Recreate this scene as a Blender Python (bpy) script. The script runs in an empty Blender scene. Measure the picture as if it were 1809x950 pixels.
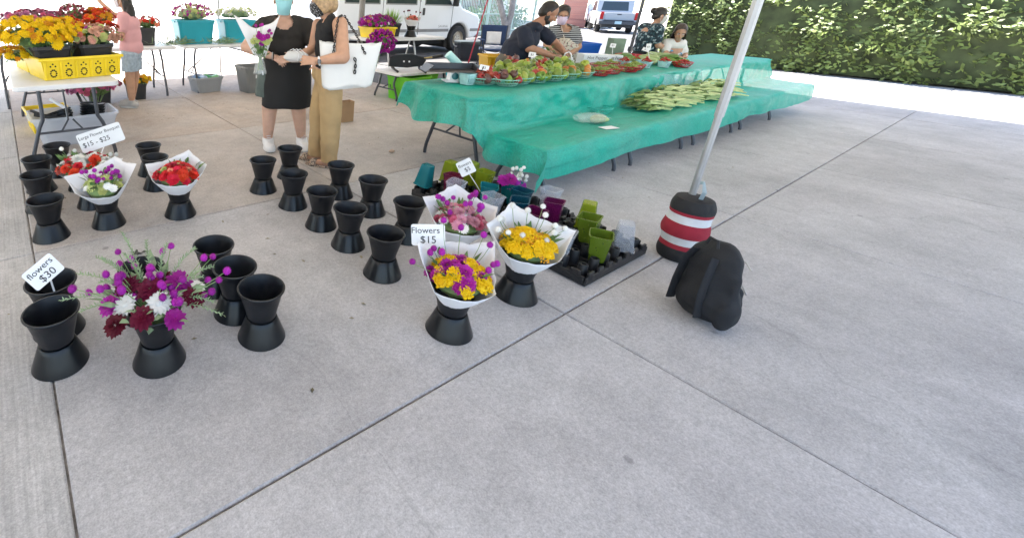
import bpy, bmesh, math, random
from math import sin, cos, pi, radians, sqrt, atan2
from mathutils import Vector, Matrix, noise

random.seed(7)
scene = bpy.context.scene
COL = scene.collection
V = Vector

# ------------------------------------------------------------------ camera
# x runs along the market tables, y runs away across the slabs, z up
cam_d = bpy.data.cameras.new('camera')
cam = bpy.data.objects.new('camera', cam_d)
COL.objects.link(cam)
scene.camera = cam
cx = V((0.8450, -0.5332, 0.0273)).normalized()
cz = V((-0.5091, -0.7892, 0.3436)).normalized()
cy = cz.cross(cx).normalized()
cx = cy.cross(cz)
mw = Matrix((cx, cy, cz)).transposed().to_4x4()
mw.translation = V((0, 0, 1.4792))
cam.matrix_world = mw
cam_d.sensor_fit = 'HORIZONTAL'
cam_d.sensor_width = 36.0
cam_d.lens = 36.0 * 818.35 / 1809.0
cam_d.shift_x = (904.5 - 540.35) / 1809.0
cam_d.shift_y = -(475.0 - 295.65) / 1809.0
cam_d.clip_start = 0.05
cam_d.clip_end = 2000

# ------------------------------------------------------------------ light
SUN_EL, SUN_AZ = radians(60), radians(20)      # azimuth measured from +y towards +x
world = bpy.data.worlds.new('World')
scene.world = world
world.use_nodes = True
wn = world.node_tree
bg = wn.nodes['Background']
sky = wn.nodes.new('ShaderNodeTexSky')
sky.sky_type = 'NISHITA'
sky.sun_disc = False
sky.sun_elevation = SUN_EL
sky.sun_rotation = SUN_AZ
wn.links.new(sky.outputs[0], bg.inputs[0])
bg.inputs[1].default_value = 0.10
sd = bpy.data.lights.new('sun', 'SUN')
sd.energy = 4.5
sd.angle = radians(0.5)
sd.color = (1.0, 0.95, 0.87)
sun = bpy.data.objects.new('sun', sd)
COL.objects.link(sun)
sdir = V((sin(SUN_AZ) * cos(SUN_EL), cos(SUN_AZ) * cos(SUN_EL), sin(SUN_EL)))
sun.rotation_euler = sdir.to_track_quat('Z', 'Y').to_euler()
sun.location = (5, 20, 30)
scene.view_settings.view_transform = 'Standard'
scene.view_settings.look = 'None'
scene.view_settings.gamma = 1
scene.view_settings.exposure = 2.55

# ------------------------------------------------------------------ materials
MATS = {}
def mat(name, col, rough=0.6, var=0.12, scale=6.0, bump=0.0, bscale=60.0, metal=0.0, rnd=0.0, spec=0.5,
        alpha=1.0, trans=0.0, coat=0.0, sub=0.0, emit=None):
    if name in MATS: return MATS[name]
    m = bpy.data.materials.new(name); MATS[name] = m
    m.use_nodes = True
    nt = m.node_tree; b = nt.nodes['Principled BSDF']; L = nt.links
    tc = nt.nodes.new('ShaderNodeTexCoord')
    nz = nt.nodes.new('ShaderNodeTexNoise'); nz.inputs['Scale'].default_value = scale; nz.inputs['Detail'].default_value = 5
    L.new(tc.outputs['Object'], nz.inputs['Vector'])
    rp = nt.nodes.new('ShaderNodeMapRange')
    rp.inputs[1].default_value = 0.3; rp.inputs[2].default_value = 0.7
    rp.inputs[3].default_value = 1 - var; rp.inputs[4].default_value = 1 + var
    L.new(nz.outputs[0], rp.inputs[0])
    hs = nt.nodes.new('ShaderNodeHueSaturation')
    hs.inputs['Color'].default_value = (*col, 1)
    L.new(rp.outputs[0], hs.inputs['Value'])
    if rnd:
        oi = nt.nodes.new('ShaderNodeObjectInfo')
        r2 = nt.nodes.new('ShaderNodeMapRange'); r2.inputs[3].default_value = 0.5 - rnd * 0.045; r2.inputs[4].default_value = 0.5 + rnd * 0.045
        L.new(oi.outputs['Random'], r2.inputs[0]); L.new(r2.outputs[0], hs.inputs['Hue'])
        r3 = nt.nodes.new('ShaderNodeMapRange'); r3.inputs[3].default_value = 1 - rnd; r3.inputs[4].default_value = 1 + rnd * .6
        mu = nt.nodes.new('ShaderNodeMath'); mu.operation = 'MULTIPLY'
        fr = nt.nodes.new('ShaderNodeMath'); fr.operation = 'FRACT'
        m7 = nt.nodes.new('ShaderNodeMath'); m7.operation = 'MULTIPLY'; m7.inputs[1].default_value = 7.31
        L.new(oi.outputs['Random'], m7.inputs[0]); L.new(m7.outputs[0], fr.inputs[0]); L.new(fr.outputs[0], r3.inputs[0])
        L.new(r3.outputs[0], mu.inputs[0]); L.new(rp.outputs[0], mu.inputs[1]); L.new(mu.outputs[0], hs.inputs['Value'])
    L.new(hs.outputs[0], b.inputs['Base Color'])
    b.inputs['Roughness'].default_value = rough
    b.inputs['Metallic'].default_value = metal
    b.inputs['Specular IOR Level'].default_value = spec
    b.inputs['Alpha'].default_value = alpha
    b.inputs['Transmission Weight'].default_value = trans
    b.inputs['Coat Weight'].default_value = coat
    if sub:
        b.inputs['Subsurface Weight'].default_value = sub
        b.inputs['Subsurface Radius'].default_value = (0.01, 0.005, 0.003)
    if bump:
        n2 = nt.nodes.new('ShaderNodeTexNoise'); n2.inputs['Scale'].default_value = bscale; n2.inputs['Detail'].default_value = 4
        L.new(tc.outputs['Object'], n2.inputs['Vector'])
        bp = nt.nodes.new('ShaderNodeBump'); bp.inputs['Strength'].default_value = bump; bp.inputs['Distance'].default_value = 0.01
        L.new(n2.outputs[0], bp.inputs['Height']); L.new(bp.outputs[0], b.inputs['Normal'])
    return m

def concrete(name, col, streak=0.0):
    """poured concrete: blotches, fine grit, dark stains, optional broom streaks"""
    m = bpy.data.materials.new(name); MATS[name] = m; m.use_nodes = True
    nt = m.node_tree; b = nt.nodes['Principled BSDF']; L = nt.links; N = nt.nodes.new
    ge = N('ShaderNodeNewGeometry')
    def nz(s, det=6, rough=.6):
        n = N('ShaderNodeTexNoise'); n.inputs['Scale'].default_value = s; n.inputs['Detail'].default_value = det
        n.inputs['Roughness'].default_value = rough; L.new(ge.outputs['Position'], n.inputs['Vector']); return n
    def rng(src, a, c, lo, hi):
        r = N('ShaderNodeMapRange'); r.inputs[1].default_value = a; r.inputs[2].default_value = c
        r.inputs[3].default_value = lo; r.inputs[4].default_value = hi; L.new(src, r.inputs[0]); return r.outputs[0]
    def mul(x, y):
        q = N('ShaderNodeMath'); q.operation = 'MULTIPLY'; L.new(x, q.inputs[0]); L.new(y, q.inputs[1]); return q.outputs[0]
    v = mul(rng(nz(1.3).outputs[0], .3, .7, .80, 1.14), rng(nz(9, 8, .7).outputs[0], .3, .7, .88, 1.10))
    v = mul(v, rng(nz(160, 3).outputs[0], .3, .7, .82, 1.16))
    v = mul(v, rng(nz(420, 2).outputs[0], .62, .72, 1.0, .72))
    v = mul(v, rng(nz(26, 4, .8).outputs[0], .66, .76, 1.0, .70))
    v = mul(v, rng(nz(55, 3, .7).outputs[0], .3, .7, .84, 1.15))
    v = mul(v, rng(nz(.55, 5, .7).outputs[0], .60, .72, 1.0, .80))            # old water stains
    def vor(sc, feat, off):
        w = N('ShaderNodeTexVoronoi'); w.inputs['Scale'].default_value = sc; w.feature = feat
        ad = N('ShaderNodeVectorMath'); ad.operation = 'ADD'; wn_ = N('ShaderNodeTexNoise'); wn_.inputs['Scale'].default_value = 3.0; wn_.inputs['Detail'].default_value = 6
        sc_ = N('ShaderNodeVectorMath'); sc_.operation = 'SCALE'; sc_.inputs['Scale'].default_value = off
        L.new(ge.outputs['Position'], wn_.inputs['Vector']); L.new(wn_.outputs['Color'], sc_.inputs[0]); L.new(ge.outputs['Position'], ad.inputs[0]); L.new(sc_.outputs[0], ad.inputs[1]); L.new(ad.outputs[0], w.inputs['Vector']); return w.outputs['Distance']
    spot = vor(2.1, 'F1', .05); v = mul(v, rng(spot, .035, .05, .66, 1.0))      # trodden gum and drips
    ck = rng(vor(.23, 'DISTANCE_TO_EDGE', .30), .0, .0018, .86, 1.0); v = mul(v, ck)  # hairline cracks
    if streak:
        mp = N('ShaderNodeMapping'); mp.inputs['Scale'].default_value = (95, 2.0, 1); L.new(ge.outputs['Position'], mp.inputs['Vector'])
        n = N('ShaderNodeTexNoise'); n.inputs['Scale'].default_value = 1; n.inputs['Detail'].default_value = 3; L.new(mp.outputs[0], n.inputs['Vector'])
        v = mul(v, rng(n.outputs[0], .3, .7, 1 - streak, 1 + streak))
    oi = N('ShaderNodeObjectInfo')
    v = mul(v, rng(oi.outputs['Random'], 0, 1, .95, 1.05))
    hs = N('ShaderNodeHueSaturation'); hs.inputs['Color'].default_value = (*col, 1); L.new(v, hs.inputs['Value'])
    L.new(rng(nz(.9, 3).outputs[0], .3, .7, .7, 1.4), hs.inputs['Saturation'])
    L.new(hs.outputs[0], b.inputs['Base Color'])
    b.inputs['Roughness'].default_value = .85
    bp = N('ShaderNodeBump'); bp.inputs['Strength'].default_value = .25; bp.inputs['Distance'].default_value = .004
    L.new(nz(220, 4).outputs[0], bp.inputs['Height']); L.new(bp.outputs[0], b.inputs['Normal'])
    return m

PEND = []        # objects wait here and are linked in one go at the end of the script

# ------------------------------------------------------------------ mesh building
class MB:
    def __init__(s): s.v = []; s.f = []
    def add(s, vs, fs):
        o = len(s.v); s.v += [tuple(p) for p in vs]; s.f += [tuple(i + o for i in f) for f in fs]; return s
    def box(s, c, d, M=None):
        x, y, z = d[0] / 2, d[1] / 2, d[2] / 2
        P = [V((sx * x, sy * y, sz * z)) for sz in (-1, 1) for sy in (-1, 1) for sx in (-1, 1)]
        if M is not None: P = [M @ p for p in P]
        P = [p + V(c) for p in P]
        return s.add(P, [(0, 2, 3, 1), (4, 5, 7, 6), (0, 1, 5, 4), (2, 6, 7, 3), (0, 4, 6, 2), (1, 3, 7, 5)])
    def bbox(s, c, d, r=.01, M=None):
        """box with chamfered edges"""
        x, y, z = d[0] / 2, d[1] / 2, d[2] / 2
        r = min(r, x * .9, y * .9, z * .9)
        P, idx = [], {}
        for sx in (-1, 1):
            for sy in (-1, 1):
                for sz in (-1, 1):
                    for k, q in enumerate(((x, y - r, z - r), (x - r, y, z - r), (x - r, y - r, z))):
                        idx[(sx, sy, sz, k)] = len(P); P.append(V((sx * q[0], sy * q[1], sz * q[2])))
        F = []
        for sg in (-1, 1):
            F.append([idx[(sg, -1, -1, 0)], idx[(sg, 1, -1, 0)], idx[(sg, 1, 1, 0)], idx[(sg, -1, 1, 0)]][::sg])
            F.append([idx[(-1, sg, -1, 1)], idx[(1, sg, -1, 1)], idx[(1, sg, 1, 1)], idx[(-1, sg, 1, 1)]][::-sg])
            F.append([idx[(-1, -1, sg, 2)], idx[(1, -1, sg, 2)], idx[(1, 1, sg, 2)], idx[(-1, 1, sg, 2)]][::sg])
        for a in (-1, 1):
            for c2 in (-1, 1):
                F.append([idx[(a, c2, -1, 0)], idx[(a, c2, -1, 1)], idx[(a, c2, 1, 1)], idx[(a, c2, 1, 0)]])
                F.append([idx[(a, -1, c2, 0)], idx[(a, -1, c2, 2)], idx[(a, 1, c2, 2)], idx[(a, 1, c2, 0)]])
                F.append([idx[(-1, a, c2, 1)], idx[(-1, a, c2, 2)], idx[(1, a, c2, 2)], idx[(1, a, c2, 1)]])
                for e in (-1, 1): F.append([idx[(a, c2, e, 0)], idx[(a, c2, e, 1)], idx[(a, c2, e, 2)]])
        if M is not None: P = [M @ p for p in P]
        return s.add([p + V(c) for p in P], F)
    def tube(s, pts, r, n=8, cap=True, flat=None):
        pts = [V(p) for p in pts]; rs = r if isinstance(r, (list, tuple)) else [r] * len(pts)
        up = None; o = len(s.v)
        for i, p in enumerate(pts):
            t = (pts[min(i + 1, len(pts) - 1)] - pts[max(i - 1, 0)])
            t = t.normalized() if t.length > 1e-9 else V((0, 0, 1))
            if up is None:
                up = V((0, 0, 1)) if abs(t.z) < .9 else V((1, 0, 0))
            a = up - t * up.dot(t); a = a.normalized() if a.length > 1e-6 else t.orthogonal().normalized()
            up = a; c = t.cross(a)
            for k in range(n):
                q = 2 * pi * k / n
                fl = flat if flat else 1
                s.v.append(tuple(p + (a * cos(q) * fl + c * sin(q)) * rs[i]))
        for i in range(len(pts) - 1):
            for k in range(n):
                k2 = (k + 1) % n
                s.f.append((o + i * n + k, o + i * n + k2, o + (i + 1) * n + k2, o + (i + 1) * n + k))
        if cap:
            s.f.append(tuple(o + k for k in range(n))[::-1]); e = o + (len(pts) - 1) * n
            s.f.append(tuple(e + k for k in range(n)))
        return s
    def lathe(s, prof, n=24, c=(0, 0, 0), sx=1, sy=1, caps=True, sq=None):
        o = len(s.v); c = V(c)
        for r, z in prof:
            for k in range(n):
                q = 2 * pi * k / n
                kx, ky = cos(q), sin(q)
                if sq:
                    d = (abs(kx) ** sq + abs(ky) ** sq) ** (-1 / sq); kx, ky = kx * d, ky * d
                s.v.append((c.x + r * kx * sx, c.y + r * ky * sy, c.z + z))
        for i in range(len(prof) - 1):
            for k in range(n):
                k2 = (k + 1) % n
                s.f.append((o + i * n + k, o + i * n + k2, o + (i + 1) * n + k2, o + (i + 1) * n + k))
        if caps:
            s.f.append(tuple(o + k for k in range(n))[::-1]); e = o + (len(prof) - 1) * n
            s.f.append(tuple(e + k for k in range(n)))
        return s
    def ell(s, c, r, n=12, m=8, M=None, jit=0.0, seed=0):
        c = V(c); r = V((r, r, r)) if isinstance(r, (int, float)) else V(r); o = len(s.v)
        for i in range(m + 1):
            t = pi * i / m
            for k in range(n):
                q = 2 * pi * k / n
                p = V((sin(t) * cos(q) * r.x, sin(t) * sin(q) * r.y, cos(t) * r.z))
                if jit: p *= 1 + jit * noise.noise(p.normalized() * 2.3 + V((seed * 3.1, 0, 0)))
                if M is not None: p = M @ p
                s.v.append(tuple(p + c))
        for i in range(m):
            for k in range(n):
                k2 = (k + 1) % n
                s.f.append((o + i * n + k, o + (i + 1) * n + k, o + (i + 1) * n + k2, o + i * n + k2))
        return s
    def prism(s, poly, y0, y1):
        """poly in x-z extruded from y0 to y1"""
        n = len(poly); o = len(s.v)
        for y in (y0, y1): s.v += [(p[0], y, p[1]) for p in poly]
        s.f.append(tuple(range(o, o + n))); s.f.append(tuple(range(o + 2 * n - 1, o + n - 1, -1)))
        for k in range(n):
            k2 = (k + 1) % n; s.f.append((o + k, o + n + k, o + n + k2, o + k2))
        return s
    def grid(s, fn, nu, nv):
        o = len(s.v)
        for j in range(nv + 1):
            for i in range(nu + 1): s.v.append(tuple(fn(i / nu, j / nv)))
        for j in range(nv):
            for i in range(nu):
                a = o + j * (nu + 1) + i; s.f.append((a, a + 1, a + nu + 2, a + nu + 1))
        return s
    def mesh(s, name, smooth=True):
        me = bpy.data.meshes.new(name); me.from_pydata(s.v, [], s.f); me.validate()
        bm = bmesh.new(); bm.from_mesh(me)
        bmesh.ops.remove_doubles(bm, verts=bm.verts, dist=1e-6)
        bmesh.ops.recalc_face_normals(bm, faces=bm.faces); bm.to_mesh(me); bm.free()
        if smooth: me.shade_smooth()
        return me
    def build(s, name, m, parent=None, smooth=True, angle=40, thick=0.0):
        me = s.mesh(name, smooth)
        if smooth and angle: me.set_sharp_from_angle(angle=radians(angle))
        o = link(name, me, m, parent)
        if thick:
            md = o.modifiers.new('thick', 'SOLIDIFY'); md.thickness = thick; md.offset = 0
        return o

def link(name, me, m=None, parent=None, loc=None):
    o = bpy.data.objects.new(name, me)
    if m is not None:
        if me.materials: me.materials[0] = m
        else: me.materials.append(m)
    PEND.append(o)
    if parent is not None: o.parent = parent
    if loc is not None: o.location = loc
    return o

def tag(o, label, cat, group=None, kind=None):
    o['label'] = label
    if cat: o['category'] = cat
    if group: o['group'] = group
    if kind: o['kind'] = kind
    return o

def thing(name, label, cat, loc=(0, 0, 0), rz=0.0, group=None):
    o = bpy.data.objects.new(name, None); PEND.append(o)
    o.location = loc; o.rotation_euler = (0, 0, rz); o.empty_display_size = .1
    return tag(o, label, cat, group)

def dup(root, label, loc, rz=0.0, group=None, scale=None):
    r = root.copy(); PEND.append(r); r.location = loc; r.rotation_euler = (0, 0, rz)
    r['label'] = label
    if group: r['group'] = group
    if scale: r.scale = (scale,) * 3
    for ch in list(root.children):
        c = ch.copy(); PEND.append(c); c.parent = r
        for g in ch.children:
            d = g.copy(); PEND.append(d); d.parent = c
    return r

def structure(o): o['kind'] = 'structure'; return o
def Rz(a): return Matrix.Rotation(a, 3, 'Z')
RX = V((.8455, -.5339, 0)); FW = V((.542, .8404, 0))    # across the view, away from the camera

def text_mesh(txt, size, extrude=0.0):
    c = bpy.data.curves.new('lettering', 'FONT'); c.body = txt; c.size = size; c.extrude = extrude
    c.align_x = 'CENTER'; c.align_y = 'CENTER'; c.resolution_u = 3
    o = bpy.data.objects.new('lettering', c); COL.objects.link(o)
    dg = bpy.context.evaluated_depsgraph_get()
    me = bpy.data.meshes.new_from_object(o.evaluated_get(dg)); bpy.data.objects.remove(o); bpy.data.curves.remove(c)
    return me

# ------------------------------------------------------------------ setting: ground
SLAB_GREY = concrete('slab_grey', (.47, .46, .465))
SLAB_WARM = concrete('slab_warm', (.435, .382, .342))
SLAB_MID = concrete('slab_mid', (.455, .42, .395))
SLAB_BROOM = concrete('slab_broom', (.47, .46, .455), streak=.13)
GROUND = concrete('ground_concrete', (.50, .48, .455))
ASPH = concrete('asphalt', (.085, .083, .086))

g = MB(); g.grid(lambda u, v: V((-600 + 1400 * u, -300 + 1400 * v, -.045)), 4, 4)
structure(g.build('ground', GROUND, smooth=False))
g = MB(); g.add([(5.86, 4.93, -.006), (46, 4.93, -.006), (46, 15.5, -.006), (5.86, 15.5, -.006)], [(0, 1, 2, 3)])
structure(g.build('road', ASPH, smooth=False))

bed = MB(); bed.add([(-11.4, -7.2, -.014), (18.4, -7.2, -.014), (18.4, 4.92, -.014), (5.86, 4.92, -.014), (5.86, 10.9, -.014), (-11.4, 10.9, -.014)], [(0, 1, 2, 3, 4, 5)])
pav = structure(bed.build('pavement', mat('joint_sand', (.24, .22, .20), .9, .5, 30), smooth=False))
XS = [-11.48, -9.19, -6.905, -4.62, -2.335, -.05, 2.21, 4.53, 6.8, 9.1, 11.4, 13.7, 16.0, 18.3]
YS = [-7.0, -5.02, -3.035, -1.05, .937, 2.90, 4.92, 6.9, 8.88, 10.86]
for i in range(len(XS) - 1):
    for j in range(len(YS) - 1):
        x0, x1, y0, y1 = XS[i], XS[i + 1], YS[j], YS[j + 1]
        if y0 > 4.9 and x0 > 5: continue
        if y0 > 4.9 and x1 > 5: x1 = 5.86
        gp = .004; b = MB(); w, d = (x1 - x0) / 2 - gp, (y1 - y0) / 2 - gp; e = .006
        P = [(-w + e, -d + e, 0), (w - e, -d + e, 0), (w - e, d - e, 0), (-w + e, d - e, 0),
             (-w, -d, -e), (w, -d, -e), (w, d, -e), (-w, d, -e), (-w, -d, -.035), (w, -d, -.035), (w, d, -.035), (-w, d, -.035)]
        F = [(0, 1, 2, 3)] + [(k, k + 4, (k + 1) % 4 + 4, (k + 1) % 4) for k in range(4)] + [(k + 4, k + 8, (k + 1) % 4 + 8, (k + 1) % 4 + 4) for k in range(4)]
        b.add(P, F)
        m = SLAB_BROOM if x1 < 0 else (SLAB_WARM if y0 > 4.5 else SLAB_MID if y0 > 2.5 else SLAB_GREY)
        s = b.build('slab', m, pav, smooth=False)
        s.location = ((x0 + x1) / 2, (y0 + y1) / 2, random.uniform(-.0012, .0012))

# ------------------------------------------------------------------ canopies overhead (they give the shade)
def canopy_mat():
    m = bpy.data.materials.new('canopy_fabric'); m.use_nodes = True; nt = m.node_tree
    for n in list(nt.nodes):
        if n.type == 'BSDF_PRINCIPLED': nt.nodes.remove(n)
    o = nt.nodes['Material Output']
    d = nt.nodes.new('ShaderNodeBsdfDiffuse'); d.inputs[0].default_value = (.80, .79, .76, 1)
    t = nt.nodes.new('ShaderNodeBsdfTranslucent'); t.inputs[0].default_value = (.84, .785, .70, 1)
    n = nt.nodes.new('ShaderNodeTexNoise'); n.inputs['Scale'].default_value = 3
    r = nt.nodes.new('ShaderNodeMapRange'); r.inputs[3].default_value = .22; r.inputs[4].default_value = .34
    x = nt.nodes.new('ShaderNodeMixShader')
    nt.links.new(n.outputs[0], r.inputs[0]); nt.links.new(r.outputs[0], x.inputs[0])
    nt.links.new(d.outputs[0], x.inputs[1]); nt.links.new(t.outputs[0], x.inputs[2]); nt.links.new(x.outputs[0], o.inputs[0])
    return m
CANVAS = canopy_mat()
POLE = mat('pole_grey', (.38, .39, .40), .4, .08, metal=.6)
POLE_D = mat('pole_dark', (.06, .06, .065), .45, .1, metal=.4)
def canopy(label, x0, x1, y0, y1, z, poles, pm, truss=False):
    t = thing('market_canopy', label, 'canopy', ((x0 + x1) / 2, (y0 + y1) / 2, 0))
    cx_, cy_ = (x0 + x1) / 2, (y0 + y1) / 2
    b = MB(); hx, hy = (x1 - x0) / 2, (y1 - y0) / 2
    b.add([(-hx, -hy, z), (hx, -hy, z), (hx, hy, z), (-hx, hy, z), (-hx * .5, 0, z + .7), (hx * .5, 0, z + .7)],
          [(0, 1, 5, 4), (1, 2, 5), (2, 3, 4, 5), (3, 0, 4)])
    r = b.build('roof', CANVAS, t, smooth=False, thick=.003)
    for px, py in poles:
        b = MB()
        if truss:
            for k in (-.035, .035):
                b.tube([(px - cx_ + k, py - cy_, .0), (px - cx_ + k, py - cy_, z + .05)], .014, 6)
            for k in range(1, 9): b.box((px - cx_, py - cy_, k * .28), (.1, .03, .03))
            b.bbox((px - cx_, py - cy_, .62), (.13, .07, .1), .01); b.box((px - cx_, py - cy_, .006), (.16, .12, .012))
        else:
            b.tube([(px - cx_, py - cy_, 0), (px - cx_, py - cy_, z + .05)], .019, 8)
            b.tube([(px - cx_, py - cy_, .9), (px - cx_, py - cy_, z + .05)], .024, 8); b.box((px - cx_, py - cy_, .006), (.1, .1, .012))
        b.build('pole', pm, t, smooth=True)
    return t
canopy('large white canopy over the bucket display on thin grey poles', -9.5, 5.2, -1.2, 10.0, 2.55,
       [(3.43, .93), (3.69, 9.06), (-9.3, -1.0), (-9.3, 9.8)], POLE)
canopy('white canopy over the produce tables on dark twin-rod poles', 4.9, 13.2, -3.6, 9.6, 2.75,
       [(11.6, 5.0), (13.0, -3.4)], POLE_D, True)
# ------------------------------------------------------------------ shared materials
BLK = mat('bucket_matte', (.009, .010, .013), .42, .4, 5, bump=.06, bscale=90, spec=.38)
BLKG = mat('bucket_gloss', (.008, .009, .011), .30, .25, 3, spec=.38)
PAPER = mat('wrap_paper', (.82, .82, .84), .7, .04, 3, bump=.06, bscale=12)
CARD = mat('card', (.86, .87, .88), .5, .03)
INK = mat('marker_ink', (.02, .02, .025), .6, .1)
LEAF = mat('leaf_green', (.10, .20, .055), .55, .3, 20, rnd=.3)
LEAF_P = mat('leaf_pale', (.24, .36, .20), .6, .25, 20, rnd=.3)
STEM = mat('stem_green', (.22, .34, .12), .55, .2, 10, rnd=.2)
WTOP = mat('table_white', (.78, .78, .79), .45, .06, 3, bump=.04, bscale=150)
STEEL = mat('table_leg_grey', (.075, .08, .095), .4, .12, metal=.3)
YEL = mat('crate_yellow', (.88, .64, .02), .42, .10, 4)
TEALP = mat('tub_teal', (.02, .36, .46), .35, .10, 3)

# ------------------------------------------------------------------ hourglass flower buckets
def make_bucket():
    t = thing('flower_bucket', '', 'bucket')
    b = MB(); b.lathe([(.060, .116), (.064, .112), (.0665, .116), (.071, .14), (.088, .205), (.0985, .246), (.1065, .2535), (.1082, .258), (.1065, .262), (.101, .262),
                       (.0955, .252), (.085, .205), (.068, .14), (.062, .124)], 36, caps=True)
    b.build('cup', BLK, t)
    b = MB(); b.lathe([(.058, .1085), (.0695, .1085), (.0715, .106), (.080, .084), (.094, .045), (.1105, .003), (.1112, 0), (.106, 0), (.09, .04), (.068, .1)], 36, caps=True)
    b.build('skirt', BLKG, t)
    return t
GB = 'hourglass flower buckets on the pavement'
BK = [
 (.063, 3.074, 'empty black hourglass bucket, frontmost of the left column beside the broom-finished slab'),
 (.048, 3.567, 'empty black hourglass bucket, second from the front in the left column'),
 (.073, 3.942, 'empty black hourglass bucket, third back in the left column near the table leg'),
 (.238, 4.238, 'empty black hourglass bucket farthest back at left, under the table edge'),
 (.356, 3.83, 'black hourglass bucket standing behind the red and white bouquet'),
 (.37, 3.454, 'black hourglass bucket holding the red and white bouquet by the bouquet sign'),
 (.411, 3.086, 'black hourglass bucket holding the white-wrapped purple globe bouquet'),
 (.907, 3.90, 'empty black hourglass bucket farther back of the pair behind the red bouquet'),
 (.870, 3.567, 'empty black hourglass bucket right behind the red zinnia bouquet'),
 (.877, 2.998, 'black hourglass bucket holding the red zinnia bouquet'),
 (1.596, 3.105, 'empty black hourglass bucket nearest the white sneakers'),
 (1.938, 3.266, 'empty black hourglass bucket between the sneakers and the sandals, farthest back'),
 (1.656, 2.732, 'empty black hourglass bucket second in the left row of the middle group'),
 (2.08, 2.717, 'empty black hourglass bucket just in front of the leopard sandals'),
 (2.098, 2.351, 'empty black hourglass bucket third in the right row of the middle group'),
 (1.657, 2.357, 'empty black hourglass bucket third in the left row of the middle group'),
 (1.659, 2.048, 'empty black hourglass bucket with water drops inside, fourth in the left row'),
 (1.633, 1.689, 'empty black hourglass bucket nearest the viewer in the middle group'),
 (2.055, 1.934, 'empty black hourglass bucket behind the fifteen dollar sign'),
 (2.052, 1.54, 'black hourglass bucket holding the pink and white bouquet'),
 (2.125, 1.165, 'black hourglass bucket holding the yellow bouquet with white globes'),
 (1.59, 1.155, 'black hourglass bucket holding the yellow and purple bouquet'),
 (.756, 2.035, 'empty black hourglass bucket, back of the front three right of the big bouquet'),
 (.766, 1.791, 'empty black hourglass bucket, middle of the front three right of the big bouquet'),
 (.798, 1.576, 'empty black hourglass bucket, nearest of the front three right of the big bouquet'),
 (.381, 1.998, 'empty black hourglass bucket partly hidden behind the big foreground bouquet'),
 (.008, 2.089, 'black hourglass bucket with the thirty dollar sign stuck in it'),
 (-.011, 1.858, 'empty black hourglass bucket in front of the thirty dollar sign'),
 (.35, 1.66, 'black hourglass bucket holding the big purple foreground bouquet'),
]
bucket0 = make_bucket(); buckets = []
for k, (x, y, lab) in enumerate(BK):
    if k == 0:
        o = bucket0; o.location = (x, y, .001); o['label'] = lab; o['group'] = GB
    else:
        o = dup(bucket0, lab, (x, y, .001), random.uniform(0, 6), GB)
    buckets.append(o)

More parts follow.
